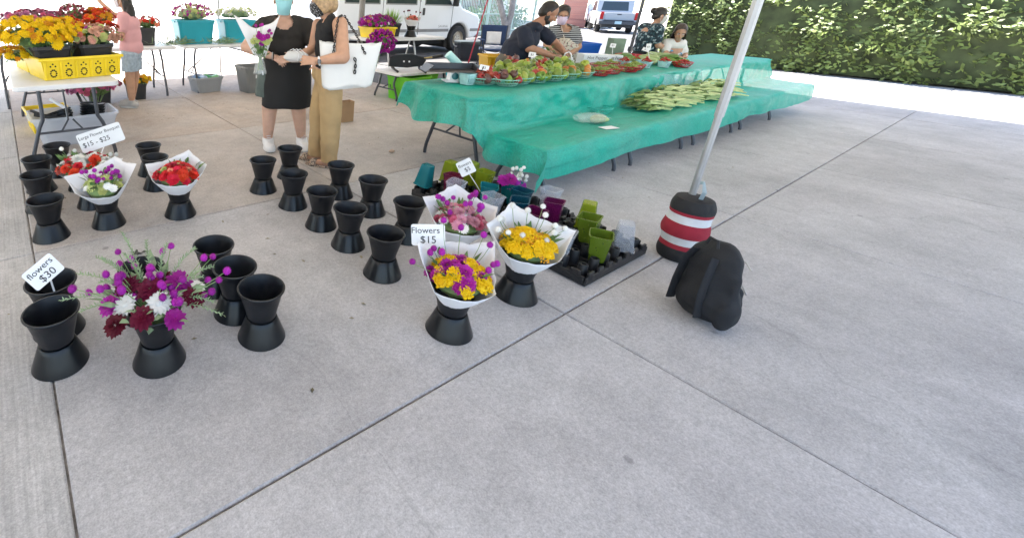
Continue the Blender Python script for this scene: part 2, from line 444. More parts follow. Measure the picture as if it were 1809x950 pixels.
# ------------------------------------------------------------------ flower heads
FM = {}
def flower_mesh(kind):
    if kind in FM: return FM[kind]
    b = MB(); rn = random.Random(hash(kind) % 1000 if False else len(kind) * 37 + ord(kind[0]))
    def ring(n, r0, r1, z0, z1, w, off=0.0, tip=.15):
        for k in range(n):
            a = 2 * pi * k / n + off + rn.uniform(-.08, .08); rr = r1 * rn.uniform(.9, 1.08); zz = z1 + rn.uniform(-.06, .06)
            d = V((cos(a), sin(a), 0)); s = V((-sin(a), cos(a), 0))
            rm = r0 + (rr - r0) * .65; zm = z0 + (zz - z0) * .55 + .04
            b.add([d * r0 + s * w * .35 + V((0, 0, z0)), d * r0 - s * w * .35 + V((0, 0, z0)),
                   d * rm - s * w * .55 + V((0, 0, zm)), d * rr + V((0, 0, zz)), d * rm + s * w * .55 + V((0, 0, zm))], [(0, 1, 2, 3, 4)])
    if kind == 'zinnia':
        ring(14, .25, 1.0, -.02, .10, .42); ring(12, .22, .80, .10, .25, .38, .2); ring(9, .15, .56, .20, .40, .34, .1); ring(6, .05, .32, .30, .50, .28)
        b.ell((0, 0, .40), (.17, .17, .10), 7, 4)
    elif kind == 'daisy':
        ring(16, .2, 1.0, .05, .08, .30); ring(13, .2, .85, .12, .22, .28, .2); b.ell((0, 0, .14), (.27, .27, .14), 9, 4)
    elif kind == 'dahlia':
        ring(13, .2, 1.0, 0, .02, .40); ring(12, .2, .92, .12, .22, .38, .25); ring(11, .15, .74, .22, .44, .34, .1); ring(8, .1, .5, .32, .62, .30); ring(5, .02, .26, .42, .70, .24)
    elif kind == 'mum':      # ruffled yellow heads
        for k in range(64):
            u = rn.uniform(.05, 1); a = rn.uniform(0, 2 * pi); th = u * 1.45
            d = V((sin(th) * cos(a), sin(th) * sin(a), cos(th) * .62)); s = V((-sin(a), cos(a), 0)); n2 = d.cross(s).normalized()
            p = d * rn.uniform(.85, 1.05)
            b.add([p * .7 + s * .08, p * .7 - s * .08, p - s * .17 + n2 * .10, p * 1.06, p + s * .17 + n2 * .10], [(0, 1, 2, 3, 4)])
        b.ell((0, 0, 0), (.72, .72, .45), 8, 5)
    elif kind == 'globe':    # clover-like globe amaranth
        o = len(b.v); b.ell((0, 0, 0), (.80, .80, .85), 9, 7)
        for k in range(70):
            u = 1 - 1.75 * (k + .5) / 70; a = k * 2.39996; q = sqrt(max(0, 1 - u * u)); d = V((q * cos(a), q * sin(a), u * 1.05))
            s = V((-sin(a), cos(a), 0)); t = d.cross(s).normalized()
            b.add([d * .74 + s * .14, d * .74 - s * .14, d * 1.03 + t * .06], [(0, 1, 2)])
    elif kind == 'cluster':  # flat umbel of tiny florets
        for k in range(34):
            r = sqrt(rn.random()); a = rn.uniform(0, 2 * pi); p = V((r * cos(a), r * sin(a), .25 * (1 - r * r) + rn.uniform(-.06, .06)))
            b.ell(p, (.15, .15, .10), 5, 3)
    me = b.mesh('flower_' + kind, False); FM[kind] = me; return me
FL = {}
def fmesh(kind, m):
    k = (kind, m.name)
    if k not in FL:
        me = flower_mesh(kind).copy(); me.materials.clear(); me.materials.append(m); FL[k] = me
    return FL[k]
def head(parent, kind, m, p, nrm, r, name='flower'):
    o = bpy.data.objects.new(name, fmesh(kind, m)); PEND.append(o); o.parent = parent; o.location = p
    q = V(nrm).normalized().to_track_quat('Z', 'Y'); e = q.to_matrix() @ Rz(random.uniform(0, 6.28))
    o.rotation_euler = e.to_euler(); o.scale = (r, r, r * random.uniform(.85, 1.1)); return o
def leafquad(b, p, d, L, w, bend=.25):
    d = V(d).normalized(); s = d.cross(V((random.uniform(-.4, .4), random.uniform(-.4, .4), 1))).normalized(); n = s.cross(d)
    p = V(p); m1 = p + d * L * .4 + n * bend * L * .2; tip = p + d * L - n * bend * L * .4
    b.add([p, m1 + s * w / 2, tip, m1 - s * w / 2, m1 + n * w * .18], [(0, 1, 4), (1, 2, 4), (2, 3, 4), (3, 0, 4)])

def fmat(n, c, var=.25): return mat('petal_' + n, c, .55, var, 45, rnd=.28, spec=.25)
F_YEL = mat('petal_yellow', (.90, .58, .006), .55, .2, 45, rnd=.10, spec=.25); F_GOLD = fmat('gold', (.75, .33, .012)); F_RED = fmat('red', (.62, .015, .018))
F_ORG = fmat('orange_red', (.72, .075, .012)); F_PINK = fmat('pink', (.66, .13, .26)); F_LPINK = fmat('pale_pink', (.76, .36, .46))
F_MAG = fmat('magenta', (.42, .02, .30)); F_PUR = fmat('purple', (.38, .02, .34)); F_BUR = fmat('burgundy', (.13, .006, .03))
F_WHT = fmat('white', (.82, .82, .78), .08); F_PEACH = fmat('peach', (.66, .36, .26)); F_LIME = fmat('lime', (.55, .62, .22))
F_DUST = fmat('dusty_red', (.36, .075, .11)); F_MAUVE = fmat('mauve', (.52, .17, .32)); F_CORAL = fmat('coral', (.78, .24, .18))
SPRIG = mat('sprig_green', (.26, .36, .20), .6, .25, 20)

def view_dir(deg):   # 0 = right across the view, 90 = away, 180 = left, 270 = towards the viewer
    a = radians(deg); return RX * cos(a) + FW * sin(a)

def bouquet(label, loc, z, peaks, mix, n=26, R=.14, globes=None, valley=(.158, .085), front=(.160, .045), lift=0.0, greens=14, tilt=(0, 0)):
    """paper-wrapped bouquet standing in a bucket; peaks = (view angle, radius, height above rim)"""
    t = thing('bouquet', label, 'bouquet', (loc[0], loc[1], z))
    pk = [(radians(a), r, h) for a, r, h in peaks]
    pk += [(radians(a), front[0] * 1.06, front[1] - .012) for a in (222, 250)] + [(radians(a), front[0], front[1] - .02) for a in (270, 290, 318)]
    pk = sorted((a % (2 * pi), r, h) for a, r, h in pk); Q = [RX * (r * cos(a)) + FW * (r * sin(a)) + V((0, 0, h)) for a, r, h in pk]
    sd_ = random.uniform(0, 50); ring = []
    for i in range(len(Q)):
        A, B = Q[i], Q[(i + 1) % len(Q)]; m = max(3, int((B - A).length / .012))
        for k in range(m): f = k / m; ring.append(A.lerp(B, f) - V((0, 0, .016 * sin(pi * f) * (B - A).length / .25)))
    NR = len(ring)
    def surf(u, v):
        e = ring[int(round(u * NR)) % NR]; d = V((e.x, e.y, 0)); r1 = d.length; d /= r1; a = atan2(e.y, e.x)
        r = .055 + (r1 - .055) * (v ** .9); h = -.10 + (e.z + .10) * (v ** 1.12)
        w = .010 * noise.noise(V((d.x * 3, d.y * 3, sd_ + v * 2))) * v + .016 * (abs(noise.noise(V((d.x * 4.5, d.y * 4.5, sd_ + 9)))) - .2) * (1 - .55 * v)
        return d * (r + w) + V((tilt[0] * v, tilt[1] * v, h + w * .5))
    b = MB(); b.grid(surf, NR, 9); b.build('paper_wrap', PAPER, t, angle=14, thick=.0008)
    g_ = MB()
    for k in range(greens):
        a = random.uniform(0, 2 * pi); r = random.uniform(.3, 1) * R
        leafquad(g_, (r * cos(a), r * sin(a), lift + .02), (cos(a) * .7, sin(a) * .7, .8), random.uniform(.05, .085), .03)
    g_.build('leaves', LEAF, t, smooth=False)
    core = MB(); core.ell(-FW * .012 + V((0, 0, lift - .035)), (R * .86, R * .86, .05), 16, 6); core.lathe([(.02, -.12), (.05, -.06), (.07, -.02)], 10, c=(0, 0, lift)); core.build('stems', STEM, t)
    tot = sum(w for *_, w in mix); i = 0
    while i < n:
        r = sqrt((i + .5) / n) * R; a = i * 2.39996 + random.uniform(-.25, .25); i += 1
        q = random.uniform(0, tot)
        for kind, m, s, w in mix:
            q -= w
            if q <= 0: break
        zz = lift + .055 - .06 * (r / R) ** 2 + random.uniform(-.008, .012)
        head(t, kind, m, (r * cos(a) - .016 * FW.x, r * sin(a) - .016 * FW.y, zz), (cos(a) * r / R * .75 - .2 * FW.x, sin(a) * r / R * .75 - .2 * FW.y, 1), s * random.uniform(.85, 1.15))
    if globes:
        m, gl = globes; st = MB()
        for (vx, vy, vz) in gl:      # across, away, up
            p = RX * vx + FW * vy + V((0, 0, vz))
            head(t, 'globe', m, p, (p.x * .6, p.y * .6, .8), random.uniform(.0155, .0185))
            q = V((p.x * .45, p.y * .45, lift)); st.tube([q, (p + q) / 2 + V((p.x * .12, p.y * .12, .01)), p - V((0, 0, .01))], .0016, 4, False)
        st.build('globe_stems', STEM, t)
    return t
RIM = .262
rg = random.Random(5)
def gscatter(n, R, z0, z1, dx=0, dy=0): return [(dx + R * sqrt(rg.random()) * cos(a), dy + R * .8 * sqrt(rg.random()) * sin(a), rg.uniform(z0, z1)) for a in [rg.uniform(0, 6.28) for _ in range(n)]]
bouquet('red zinnia bouquet with a few green centres in white paper', BK[9], RIM, [(176, .225, .105), (78, .185, .165), (6, .205, .115)],
        [('zinnia', F_RED, .043, 8), ('zinnia', F_LIME, .032, 1.2), ('dahlia', F_CORAL, .033, .9)], 45, .135, lift=.05, front=(.172, .045))
bouquet('white-wrapped bouquet of purple globe flowers with lime blooms', BK[6], RIM, [(192, .235, .095), (88, .20, .155), (12, .215, .16)],
        [('zinnia', F_LIME, .030, 3), ('daisy', F_WHT, .030, 4), ('cluster', F_LIME, .028, 2)], 32, .12, (F_PUR, gscatter(26, .14, .075, .13)), lift=.03, front=(.165, .02))
bouquet('red and white mixed bouquet in front of the large bouquet sign', BK[5], RIM, [(195, .20, .07), (20, .25, .085), (95, .17, .10)],
        [('dahlia', F_RED, .046, 5), ('dahlia', F_WHT, .044, 3), ('cluster', F_WHT, .03, 2), ('cluster', F_DUST, .03, 1)], 45, .175,
        (F_WHT, [(-.18, .02, .16), (-.12, .08, .13), (.15, .05, .12), (.18, .08, .11), (-.15, .05, .10)]), lift=.05, greens=34, front=(.18, .03))
bouquet('pink and white bouquet with magenta globes beside the cup trays', BK[19], RIM, [(165, .215, .155), (85, .19, .19), (12, .24, .11)],
        [('dahlia', F_LPINK, .038, 4), ('dahlia', F_PINK, .036, 3), ('daisy', F_WHT, .032, 3), ('cluster', F_LIME, .024, .6)], 45, .128,
        (F_PUR, gscatter(18, .15, .12, .20)), lift=.055, front=(.175, .055))
bouquet('yellow bouquet with white globe flowers in white paper', BK[20], RIM, [(170, .21, .14), (98, .19, .20), (2, .25, .13)],
        [('mum', F_YEL, .040, 8), ('cluster', F_GOLD, .03, 1)], 43, .122,
        (F_WHT, [(-.14, .05, .17), (-.06, .10, .22), (.03, .11, .19), (.10, .10, .22), (.10, .06, .19), (.14, .02, .15), (-.15, .02, .12), (-.05, -.04, .12), (.12, -.02, .13), (.2, .03, .13), (-.12, -.03, .13), (.16, .06, .12), (.06, -.07, .11), (-.1, .1, .14)]), lift=.055, front=(.175, .055))
bouquet('yellow and purple bouquet with magenta globes by the fifteen dollar sign', BK[21], RIM, [(165, .195, .18), (28, .215, .17), (95, .18, .12)],
        [('mum', F_YEL, .037, 5), ('dahlia', F_MAG, .038, 5.5), ('cluster', F_PUR, .03, 1)], 45, .128,
        (F_PUR, [(-.06, .12, .26), (.03, .13, .22), (-.11, .05, .15), (-.08, .02, .15), (-.13, .03, .14), (-.22, -.02, .12), (.15, .06, .17), (.13, .1, .2), (.14, -.03, .12), (.11, -.06, .11), (.16, -.02, .12)]), lift=.05, front=(.178, .05))

# the big loose foreground bouquet
def big_bouquet():
    x, y = BK[28][0], BK[28][1]
    t = thing('bouquet', 'large loose foreground bouquet of burgundy dahlias, white daisies and purple globes with feathery greens', 'bouquet', (x, y, RIM - .025))
    core = MB(); core.lathe([(.03, -.12), (.055, -.05), (.06, 0), (.03, .06)], 10); core.build('stems', STEM, t)
    r_ = random.Random(11)
    def P(vx, vy, vz): return RX * vx + FW * vy + V((0, 0, vz))
    for vx, vy, vz, k, m, s in [(-.10, .0, .12, 'dahlia', F_BUR, .062), (-.02, .06, .13, 'daisy', F_WHT, .045), (.0, -.02, .13, 'dahlia', F_BUR, .06), (.10, .03, .13, 'dahlia', F_MAG, .06),
            (-.08, -.08, .10, 'daisy', F_WHT, .05), (.05, -.08, .11, 'daisy', F_WHT, .055), (.17, -.02, .10, 'dahlia', F_BUR, .05), (-.15, -.06, .08, 'dahlia', F_MAG, .05), (.0, -.13, .08, 'dahlia', F_BUR, .052),
            (.12, -.12, .07, 'dahlia', F_MAG, .045), (.02, .1, .1, 'dahlia', F_BUR, .045), (-.18, .02, .07, 'daisy', F_WHT, .04), (.16, .08, .08, 'daisy', F_WHT, .038), (-.1, -.14, .05, 'dahlia', F_BUR, .05), (.08, .1, .1, 'dahlia', F_BUR, .045)]:
        p = P(vx, vy, vz); head(t, k, m, p, (p.x * 3 - .35 * FW.x, p.y * 3 - .35 * FW.y, .9), s)
    st = MB(); pts = []
    for k in range(34): pts.append((r_.uniform(-.2, .22), r_.uniform(-.12, .14), r_.uniform(.10, .21)))
    pts += [(-.30, -.04, .14), (-.27, .02, .08), (.27, .0, .17), (.25, -.05, .15), (.05, .12, .25), (.02, .1, .235), (-.1, .06, .22), (.19, .1, .21), (.3, .02, .20)]
    for vx, vy, vz in pts:
        p = P(vx, vy, vz); head(t, 'globe', F_PUR, p, (p.x, p.y, .7), r_.uniform(.016, .021))
        q = V((p.x * .2, p.y * .2, .02)); st.tube([q, (p + q) / 2 + V((p.x * .1, p.y * .1, .025)), p], .0018, 4, False)
    st.build('globe_stems', STEM, t)
    for vx, vy, vz in [(.04, .1, .27), (-.06, .14, .26), (.24, .05, .2), (-.26, .1, .2), (-.2, -.02, .16), (-.15, .12, .31), (-.22, .06, .22), (-.30, .02, .17), (-.12, .05, .25), (.15, .12, .24), (.2, .02, .17), (.26, -.06, .11), (-.34, -.06, .10), (.3, -.1, .08), (-.25, -.1, .08)]:
        b = MB(); tip = P(vx, vy, vz); q = V((0, 0, 0)); pl = [q.lerp(tip, f) + V((0, 0, .05 * sin(f * pi))) for f in (0, .25, .5, .7, .85, 1)]
        b.tube(pl, .002, 4, False)
        for k in range(46):
            f = .35 + .65 * k / 45; i = min(int(f * 5), 4); p = q.lerp(tip, f) + V((0, 0, .05 * sin(f * pi)))
            a = k * 2.4; d = (tip - q).normalized(); s1 = d.orthogonal().normalized(); s2 = d.cross(s1)
            leafquad(b, p, d * .9 + s1 * cos(a) + s2 * sin(a), .028 * (1.15 - f * .6), .006)
        b.build('sprig', SPRIG, t, smooth=False)
    b = MB()
    for k in range(40):
        a = r_.uniform(0, 6.28); r = r_.uniform(.03, .2); leafquad(b, (r * cos(a), r * sin(a), r_.uniform(.02, .13)), (cos(a), sin(a), r_.uniform(.2, 1)), r_.uniform(.05, .09), .032)
    b.build('leaves', LEAF_P, t, smooth=False)
big_bouquet()

# ------------------------------------------------------------------ price signs
def sign(label, center, w, h, roll, lines, stem_to=None, face=None, back=.25):
    """card facing the viewer, rolled by `roll` degrees, with a stake"""
    c = V(center); n = (V((0, 0, 1.479)) - c).normalized() if face is None else V(face).normalized()
    n = (n + V((0, 0, -back))).normalized()
    t = thing('price_sign', label, 'sign', c)
    x = V((0, 0, 1)).cross(n).normalized(); y = n.cross(x); a = radians(roll)
    x, y = x * cos(a) + y * sin(a), y * cos(a) - x * sin(a)
    M = Matrix((x, y, n)).transposed()
    b = MB(); r = min(w, h) * .10; P = []
    for sx, sy, a0 in ((1, 1, 0), (-1, 1, 90), (-1, -1, 180), (1, -1, 270)):
        for k in range(4):
            q = radians(a0 + k * 30); P.append(V((sx * (w / 2 - r) + r * cos(q), sy * (h / 2 - r) + r * sin(q), 0)))
    N = len(P); vs = [M @ (p + V((0, 0, -.001))) for p in P] + [M @ (p + V((0, 0, .001))) for p in P]
    b.add(vs, [tuple(range(N))[::-1], tuple(range(N, 2 * N))] + [(k, (k + 1) % N, (k + 1) % N + N, k + N) for k in range(N)])
    b.build('card', CARD, t, smooth=False)
    for txt, sz, dx, dy, tr in lines:
        me = text_mesh(txt, sz); o = link('lettering', me, INK, t)
        S = Matrix.Shear('XZ', 3, (0, 0)) if False else Matrix.Identity(3)
        o.matrix_local = Matrix.Translation(M @ V((dx, dy, .0022))) @ (M @ Rz(radians(tr))).to_4x4()
    if stem_to is not None:
        b = MB(); p0 = M @ V((0, -h / 2 + .01, -.004)); p1 = V(stem_to) - c
        b.tube([p0, (p0 + p1) / 2 + V((0, 0, .004)), p1], .0042, 6, flat=.5); b.build('stake', CARD, t)
    return t
sign('white card sign reading flowers thirty dollars, stuck in a left front bucket', (-.012, 1.925, .405), .130, .092, 31, [('flowers', .037, .0, .020, 3), ('$30', .044, .004, -.020, 0)], (.02, 2.06, .15))
sign('white card sign reading flowers fifteen dollars behind the yellow and purple bouquet', (1.578, 1.345, .425), .158, .105, 9, [('Flowers', .042, -.012, .022, 0), ('$15', .050, .0, -.024, 0)], (1.59, 1.22, .25))
sign('long white sign reading large flower bouquet with prices from fifteen dollars', (.505, 3.62, .455), .315, .145, 15, [('Large Flower Bouquet', .033, .0, .038, 0), ('$15 - $25', .050, -.04, -.018, 0)], (.40, 3.50, .2), back=.15)
sign('small white card sign reading flowers five dollars standing in a teal cup', (2.742, 2.07, .335), .112, .112, 34, [('flowers', .032, .0, .022, 0), ('$5', .042, .004, -.018, 0)], (2.80, 1.91, .13), back=.0)

# ------------------------------------------------------------------ folding tables
def folding_table(label, x0, x1, y0, y1, z, group=None, leg_in=.24, name='folding_table', top=WTOP, legs=STEEL):
    cx_, cy_ = (x0 + x1) / 2, (y0 + y1) / 2; w, d = x1 - x0, y1 - y0
    t = thing(name, label, 'table', (cx_, cy_, 0), 0, group)
    b = MB(); hw, hd = w / 2, d / 2; r = .06
    def outline(i):
        P = []
        for sx, sy, a0 in ((1, 1, 0), (-1, 1, 90), (-1, -1, 180), (1, -1, 270)):
            for k in range(6):
                q = radians(a0 + k * 18); P.append((sx * (hw - r) + (r - i) * cos(q), sy * (hd - r) + (r - i) * sin(q)))
        return P
    lv = [(.012, z - .044), (0, z - .038), (0, z - .007), (.004, z - .002), (.010, z)]
    N = 24
    for i, zz in lv: b.v += [(p[0], p[1], zz) for p in outline(i)]
    for j in range(len(lv) - 1): b.f += [(j * N + k, j * N + (k + 1) % N, (j + 1) * N + (k + 1) % N, (j + 1) * N + k) for k in range(N)]
    b.f.append(tuple(range(N))[::-1]); b.f.append(tuple(range((len(lv) - 1) * N, len(lv) * N)))
    b.build('tabletop', top, t, angle=30)
    longx = w >= d; L, W = (w, d) if longx else (d, w)
    def T(u, v, zz): return (u, v, zz) if longx else (v, u, zz)
    for s in (-1, 1):
        u = s * (L / 2 - leg_in); ui = s * (L / 2 - leg_in - .03)
        for q in (-1, 1):
            b = MB(); v1, v2 = q * W * .27, q * W * .42; zt = z - .05
            b.tube([T(ui, v1, zt), T(u, v1, zt * .72), T(u, v1 * 1.02, zt * .58), T(u, v1 * 1.18, zt * .48), T(u, v2 * .97, zt * .16), T(u, v2, zt * .07), T(u, v2, .002)], .0175, 8)
            b.build('leg', legs, t)
        b = MB(); b.tube([T(u, -W * .33, z * .38), T(u, W * .33, z * .38)], .011, 8); b.tube([T(ui, -W * .36, z - .056), T(ui, W * .36, z - .056)], .013, 8); b.build('crossbar', legs, t)
        b = MB(); b.tube([T(u, -.09, z * .38), T(u - s * .06, -.02, z * .50), T(u - s * .42, 0, z - .06)], .009, 6); b.tube([T(u, .09, z * .38), T(u - s * .06, .02, z * .50)], .009, 6); b.build('brace', legs, t)
    return t
folding_table('white folding table at left carrying the yellow crates of cut flowers', 0.0, .82, 4.37, 6.81, .74, leg_in=.22)
folding_table('white folding table behind the girl, left of the pair at the back', -.25, 2.19, 7.03, 7.93, .74, 'back tables', leg_in=.18)
folding_table('white folding table at the back carrying two teal tubs of flowers', 2.31, 4.75, 7.03, 7.93, .74, 'back tables', leg_in=.20)
HT = [(3.29, 5.62), (5.66, 8.08), (8.12, 10.5)]
for k, (a, c) in enumerate(HT):
    folding_table(['left folding table under the teal cloth, below the scale', 'middle folding table under the teal cloth, below the long peppers', 'right folding table under the teal cloth, in front of the woman in florals'][k], a, c, 2.49, 3.26, .735, 'tables under the teal cloth')
LT = [(3.47, 4.87), (4.95, 6.35), (6.43, 7.83), (7.91, 9.3)]
for k, (a, c) in enumerate(LT):
    folding_table(['first low bench table under the front of the teal cloth, nearest the cup trays', 'second low bench table under the teal cloth', 'third low bench table under the teal cloth, below the leafy greens', 'farthest low bench table under the teal cloth'][k], a, c, 1.88, 2.42, .415, 'low tables under the teal cloth', leg_in=.12, name='bench_table')
folding_table('small low folding table holding the black wrap cutter by the green bins', 4.98, 6.2, 5.2, 5.82, .43, leg_in=.05)
# ------------------------------------------------------------------ teal shade cloth over both rows of tables
def cloth_mat():
    m = bpy.data.materials.new('shade_cloth_teal'); m.use_nodes = True; nt = m.node_tree; L = nt.links; N = nt.nodes.new
    b = nt.nodes['Principled BSDF']; out = nt.nodes['Material Output']; ge = N('ShaderNodeNewGeometry')
    def nz(sc, vec=None, det=4):
        n = N('ShaderNodeTexNoise'); n.inputs['Scale'].default_value = sc; n.inputs['Detail'].default_value = det
        L.new(vec if vec else ge.outputs['Position'], n.inputs['Vector']); return n.outputs[0]
    def rng(s, a, c, lo, hi):
        r = N('ShaderNodeMapRange'); r.inputs[1].default_value = a; r.inputs[2].default_value = c; r.inputs[3].default_value = lo; r.inputs[4].default_value = hi; L.new(s, r.inputs[0]); return r.outputs[0]
    mp = N('ShaderNodeMapping'); mp.inputs['Scale'].default_value = (40, 300, 160); mp.inputs['Rotation'].default_value = (0, 0, .35); L.new(ge.outputs['Position'], mp.inputs['Vector'])
    thr = nz(1, mp.outputs[0], 3)
    mp2 = N('ShaderNodeMapping'); mp2.inputs['Scale'].default_value = (320, 34, 40); mp2.inputs['Rotation'].default_value = (0, 0, -.25); L.new(ge.outputs['Position'], mp2.inputs['Vector'])
    thr2 = nz(1, mp2.outputs[0], 3)
    ad = N('ShaderNodeMath'); ad.operation = 'ADD'; L.new(thr, ad.inputs[0]); L.new(thr2, ad.inputs[1])
    hs = N('ShaderNodeHueSaturation'); hs.inputs['Color'].default_value = (.008, .40, .295, 1)
    mu = N('ShaderNodeMath'); mu.operation = 'MULTIPLY'; L.new(rng(ad.outputs[0], .7, 1.3, .86, 1.14), mu.inputs[0]); L.new(rng(nz(3.5), .3, .7, .94, 1.06), mu.inputs[1])
    L.new(mu.outputs[0], hs.inputs['Value']); L.new(rng(nz(2.2), .3, .7, .88, 1.05), hs.inputs['Saturation'])
    L.new(hs.outputs[0], b.inputs['Base Color']); b.inputs['Roughness'].default_value = .5; b.inputs['Specular IOR Level'].default_value = .35
    L.new(rng(ad.outputs[0], .75, 1.2, .82, .97), b.inputs['Alpha'])
    bp = N('ShaderNodeBump'); bp.inputs['Strength'].default_value = .2; bp.inputs['Distance'].default_value = .004; L.new(ad.outputs[0], bp.inputs['Height'])
    mp3 = N('ShaderNodeMapping'); mp3.inputs['Scale'].default_value = (1.1, 4.6, 4.6); mp3.inputs['Rotation'].default_value = (.3, .2, .6); L.new(ge.outputs['Position'], mp3.inputs['Vector'])
    wr = N('ShaderNodeTexNoise'); wr.inputs['Scale'].default_value = 1.1; wr.inputs['Detail'].default_value = 2; wr.inputs['Distortion'].default_value = 1.4; L.new(mp3.outputs[0], wr.inputs['Vector'])
    ab = N('ShaderNodeMath'); ab.operation = 'SUBTRACT'; ab.inputs[1].default_value = .5; L.new(wr.outputs[0], ab.inputs[0]); ab2 = N('ShaderNodeMath'); ab2.operation = 'ABSOLUTE'; L.new(ab.outputs[0], ab2.inputs[0])
    b2 = N('ShaderNodeBump'); b2.inputs['Strength'].default_value = .5; b2.inputs['Distance'].default_value = .06; L.new(ab2.outputs[0], b2.inputs['Height']); L.new(bp.outputs[0], b2.inputs['Normal']); L.new(b2.outputs[0], b.inputs['Normal'])
    return m
PATH = [(3.325, .60), (3.32, .66), (3.315, .71), (3.30, .736), (3.27, .744), (3.0, .745), (2.7, .744), (2.50, .745), (2.452, .730), (2.435, .68), (2.425, .58), (2.41, .49), (2.39, .442), (2.34, .428), (2.1, .424), (1.90, .426), (1.862, .414), (1.85, .37), (1.845, .29), (1.84, .205)]
PL = [0]
for a, c in zip(PATH, PATH[1:]): PL.append(PL[-1] + sqrt((a[0] - c[0]) ** 2 + (a[1] - c[1]) ** 2))
def path(t):
    s = t * PL[-1]
    for i in range(len(PL) - 1):
        if s <= PL[i + 1] or i == len(PL) - 2:
            f = (s - PL[i]) / (PL[i + 1] - PL[i]); a, c = PATH[i], PATH[i + 1]; return a[0] + (c[0] - a[0]) * f, a[1] + (c[1] - a[1]) * f
XR = 10.62
def sm(a, c, x):
    x = max(0, min(1, (x - a) / (c - a))); return x * x * (3 - 2 * x)
def cloth_pt(u, v):
    y, z = path(v)
    low = sm(2.46, 2.40, y)                      # 0 on the tall tables, 1 on the low ones
    end = 3.17 + .26 * low + .10 * sm(2.6, 3.3, y)
    over = .25 + .03 * sin(y * 9) + .05 * (1 - low) * sm(3.3, 3.0, y) - .04 * low * sm(2.0, 2.4, y)
    if u < .055: s = -(1 - u / .055) * over; x = end + s
    else: x = end + (u - .055) / .945 * (XR - end)
    X = x; n1 = noise.noise(V((x * 2.1, y * 2.6, 3.1))); n2 = noise.noise(V((x * 7, y * 8 + z * 9, 1.7)))
    if x < end:
        d = end - x; X = end - .022 - .16 * d + .05 * noise.noise(V((y * 5, 2.2, 0))) * d / .3
        fold = .028 * sin(y * 19 + 1.2) * min(1, d / .15); X -= fold
        z0 = z
        z = max(z - max(0, d - .012) * .96, .50 if y > 3.2 else 0)
        if z0 < .41: k_ = sm(.41, .30, z0); z = z0 - d * (.96 - .50 * k_); X = end - .022 - (.16 + .42 * k_) * d - fold * (1 - k_); y -= .10 * d * k_; z = max(z, .075)
    hangf = sm(.41, .33, z) * low if x >= end else 0
    y += hangf * (.014 * sin(x * 4.3 + 1.3 * sin(x * 2.3)) + .008 * n2 - .012)
    if y < 1.87 and x >= end: z -= hangf * (.012 * sin(x * 2.1 + .5) + .012 * n1); 
    if 2.405 < y < 2.452 and z < .72: y += .03 * n2 + .022 * sin(x * 5 + z * 6) - .004
    if x >= end:
        gap = max((exp_gap(x, e) for e in (5.64, 8.10))) if z > .7 else 0
        z += .0025 * n1 + .003 * n2 - .008 * gap
        if .40 < z < .45: z += .004 * max(0, n1) + .004 * n2
    return V((X, y, z))
def exp_gap(x, e): return max(0, 1 - abs(x - e) / .03)
b = MB(); b.grid(cloth_pt, 300, 96)
tag(b.build('shade_cloth', cloth_mat(), smooth=True, angle=0), 'sheer teal shade cloth draped over the tall and low produce tables', 'cloth')

# ------------------------------------------------------------------ black cup trays with coloured square cups
TRAYM = mat('tray_black', (.016, .016, .018), .5, .2, 8)
def make_tray():
    t = thing('cup_tray', '', 'tray'); w, d = .72, .455
    b = MB(); b.bbox((0, 0, .012), (w, d, .014), .004)
    for s in (-1, 1):
        b.bbox((0, s * (d / 2 - .006), .034), (w, .012, .048), .003); b.bbox((s * (w / 2 - .006), 0, .034), (.012, d - .03, .048), .003)
        for k in range(7): b.bbox((-w / 2 + .05 + k * .103, s * (d / 2 - .008), .066), (.055, .017, .034), .004)
        for k in range(4): b.bbox((s * (w / 2 - .008), -d / 2 + .07 + k * .105, .066), (.017, .055, .034), .004)
    b.build('base', TRAYM, t, smooth=False)
    for i in range(6):
        for j in range(4):
            x, y = -w / 2 + .06 + i * .12, -d / 2 + .06 + j * .112
            c = MB(); c.lathe([(.026, .02), (.026, .098), (.023, .105), (.014, .105), (.013, .09), (.013, .06)], 12, c=(x, y, 0)); c.build('post', TRAYM, t)
    for i in range(7):
        c = MB(); c.bbox((-w / 2 + i * .12, 0, .028), (.006, d - .03, .03), .002); c.build('divider', TRAYM, t, smooth=False)
    return t
tr = make_tray(); tr.location = (2.885, 1.235, .001); tr['label'] = 'black plastic cup tray nearest the viewer with green and clear cups'; tr['group'] = 'cup trays on the pavement'
dup(tr, 'middle black plastic cup tray with blue and magenta cups', (2.93, 1.715, .001), radians(1.5)); dup(tr, 'rearmost black plastic cup tray with teal, lime and maroon cups', (2.945, 2.20, .001), radians(-1))

def clear_mat(name, col, op):
    """thin tinted moulded plastic: mostly see-through with a glossy skin"""
    m = bpy.data.materials.new(name); m.use_nodes = True; nt = m.node_tree; L = nt.links; b = nt.nodes['Principled BSDF']; o = nt.nodes['Material Output']
    b.inputs['Base Color'].default_value = (*col, 1); b.inputs['Roughness'].default_value = .15
    t = nt.nodes.new('ShaderNodeBsdfTransparent'); t.inputs[0].default_value = (*[.35 + .65 * min(1, c * 1.6) for c in col], 1)
    x = nt.nodes.new('ShaderNodeMixShader'); n = nt.nodes.new('ShaderNodeTexNoise'); n.inputs['Scale'].default_value = 6
    r = nt.nodes.new('ShaderNodeMapRange'); r.inputs[3].default_value = op - .03; r.inputs[4].default_value = op + .04
    L.new(n.outputs[0], r.inputs[0]); L.new(r.outputs[0], x.inputs[0]); L.new(t.outputs[0], x.inputs[1]); L.new(b.outputs[0], x.inputs[2]); L.new(x.outputs[0], o.inputs[0])
    return m
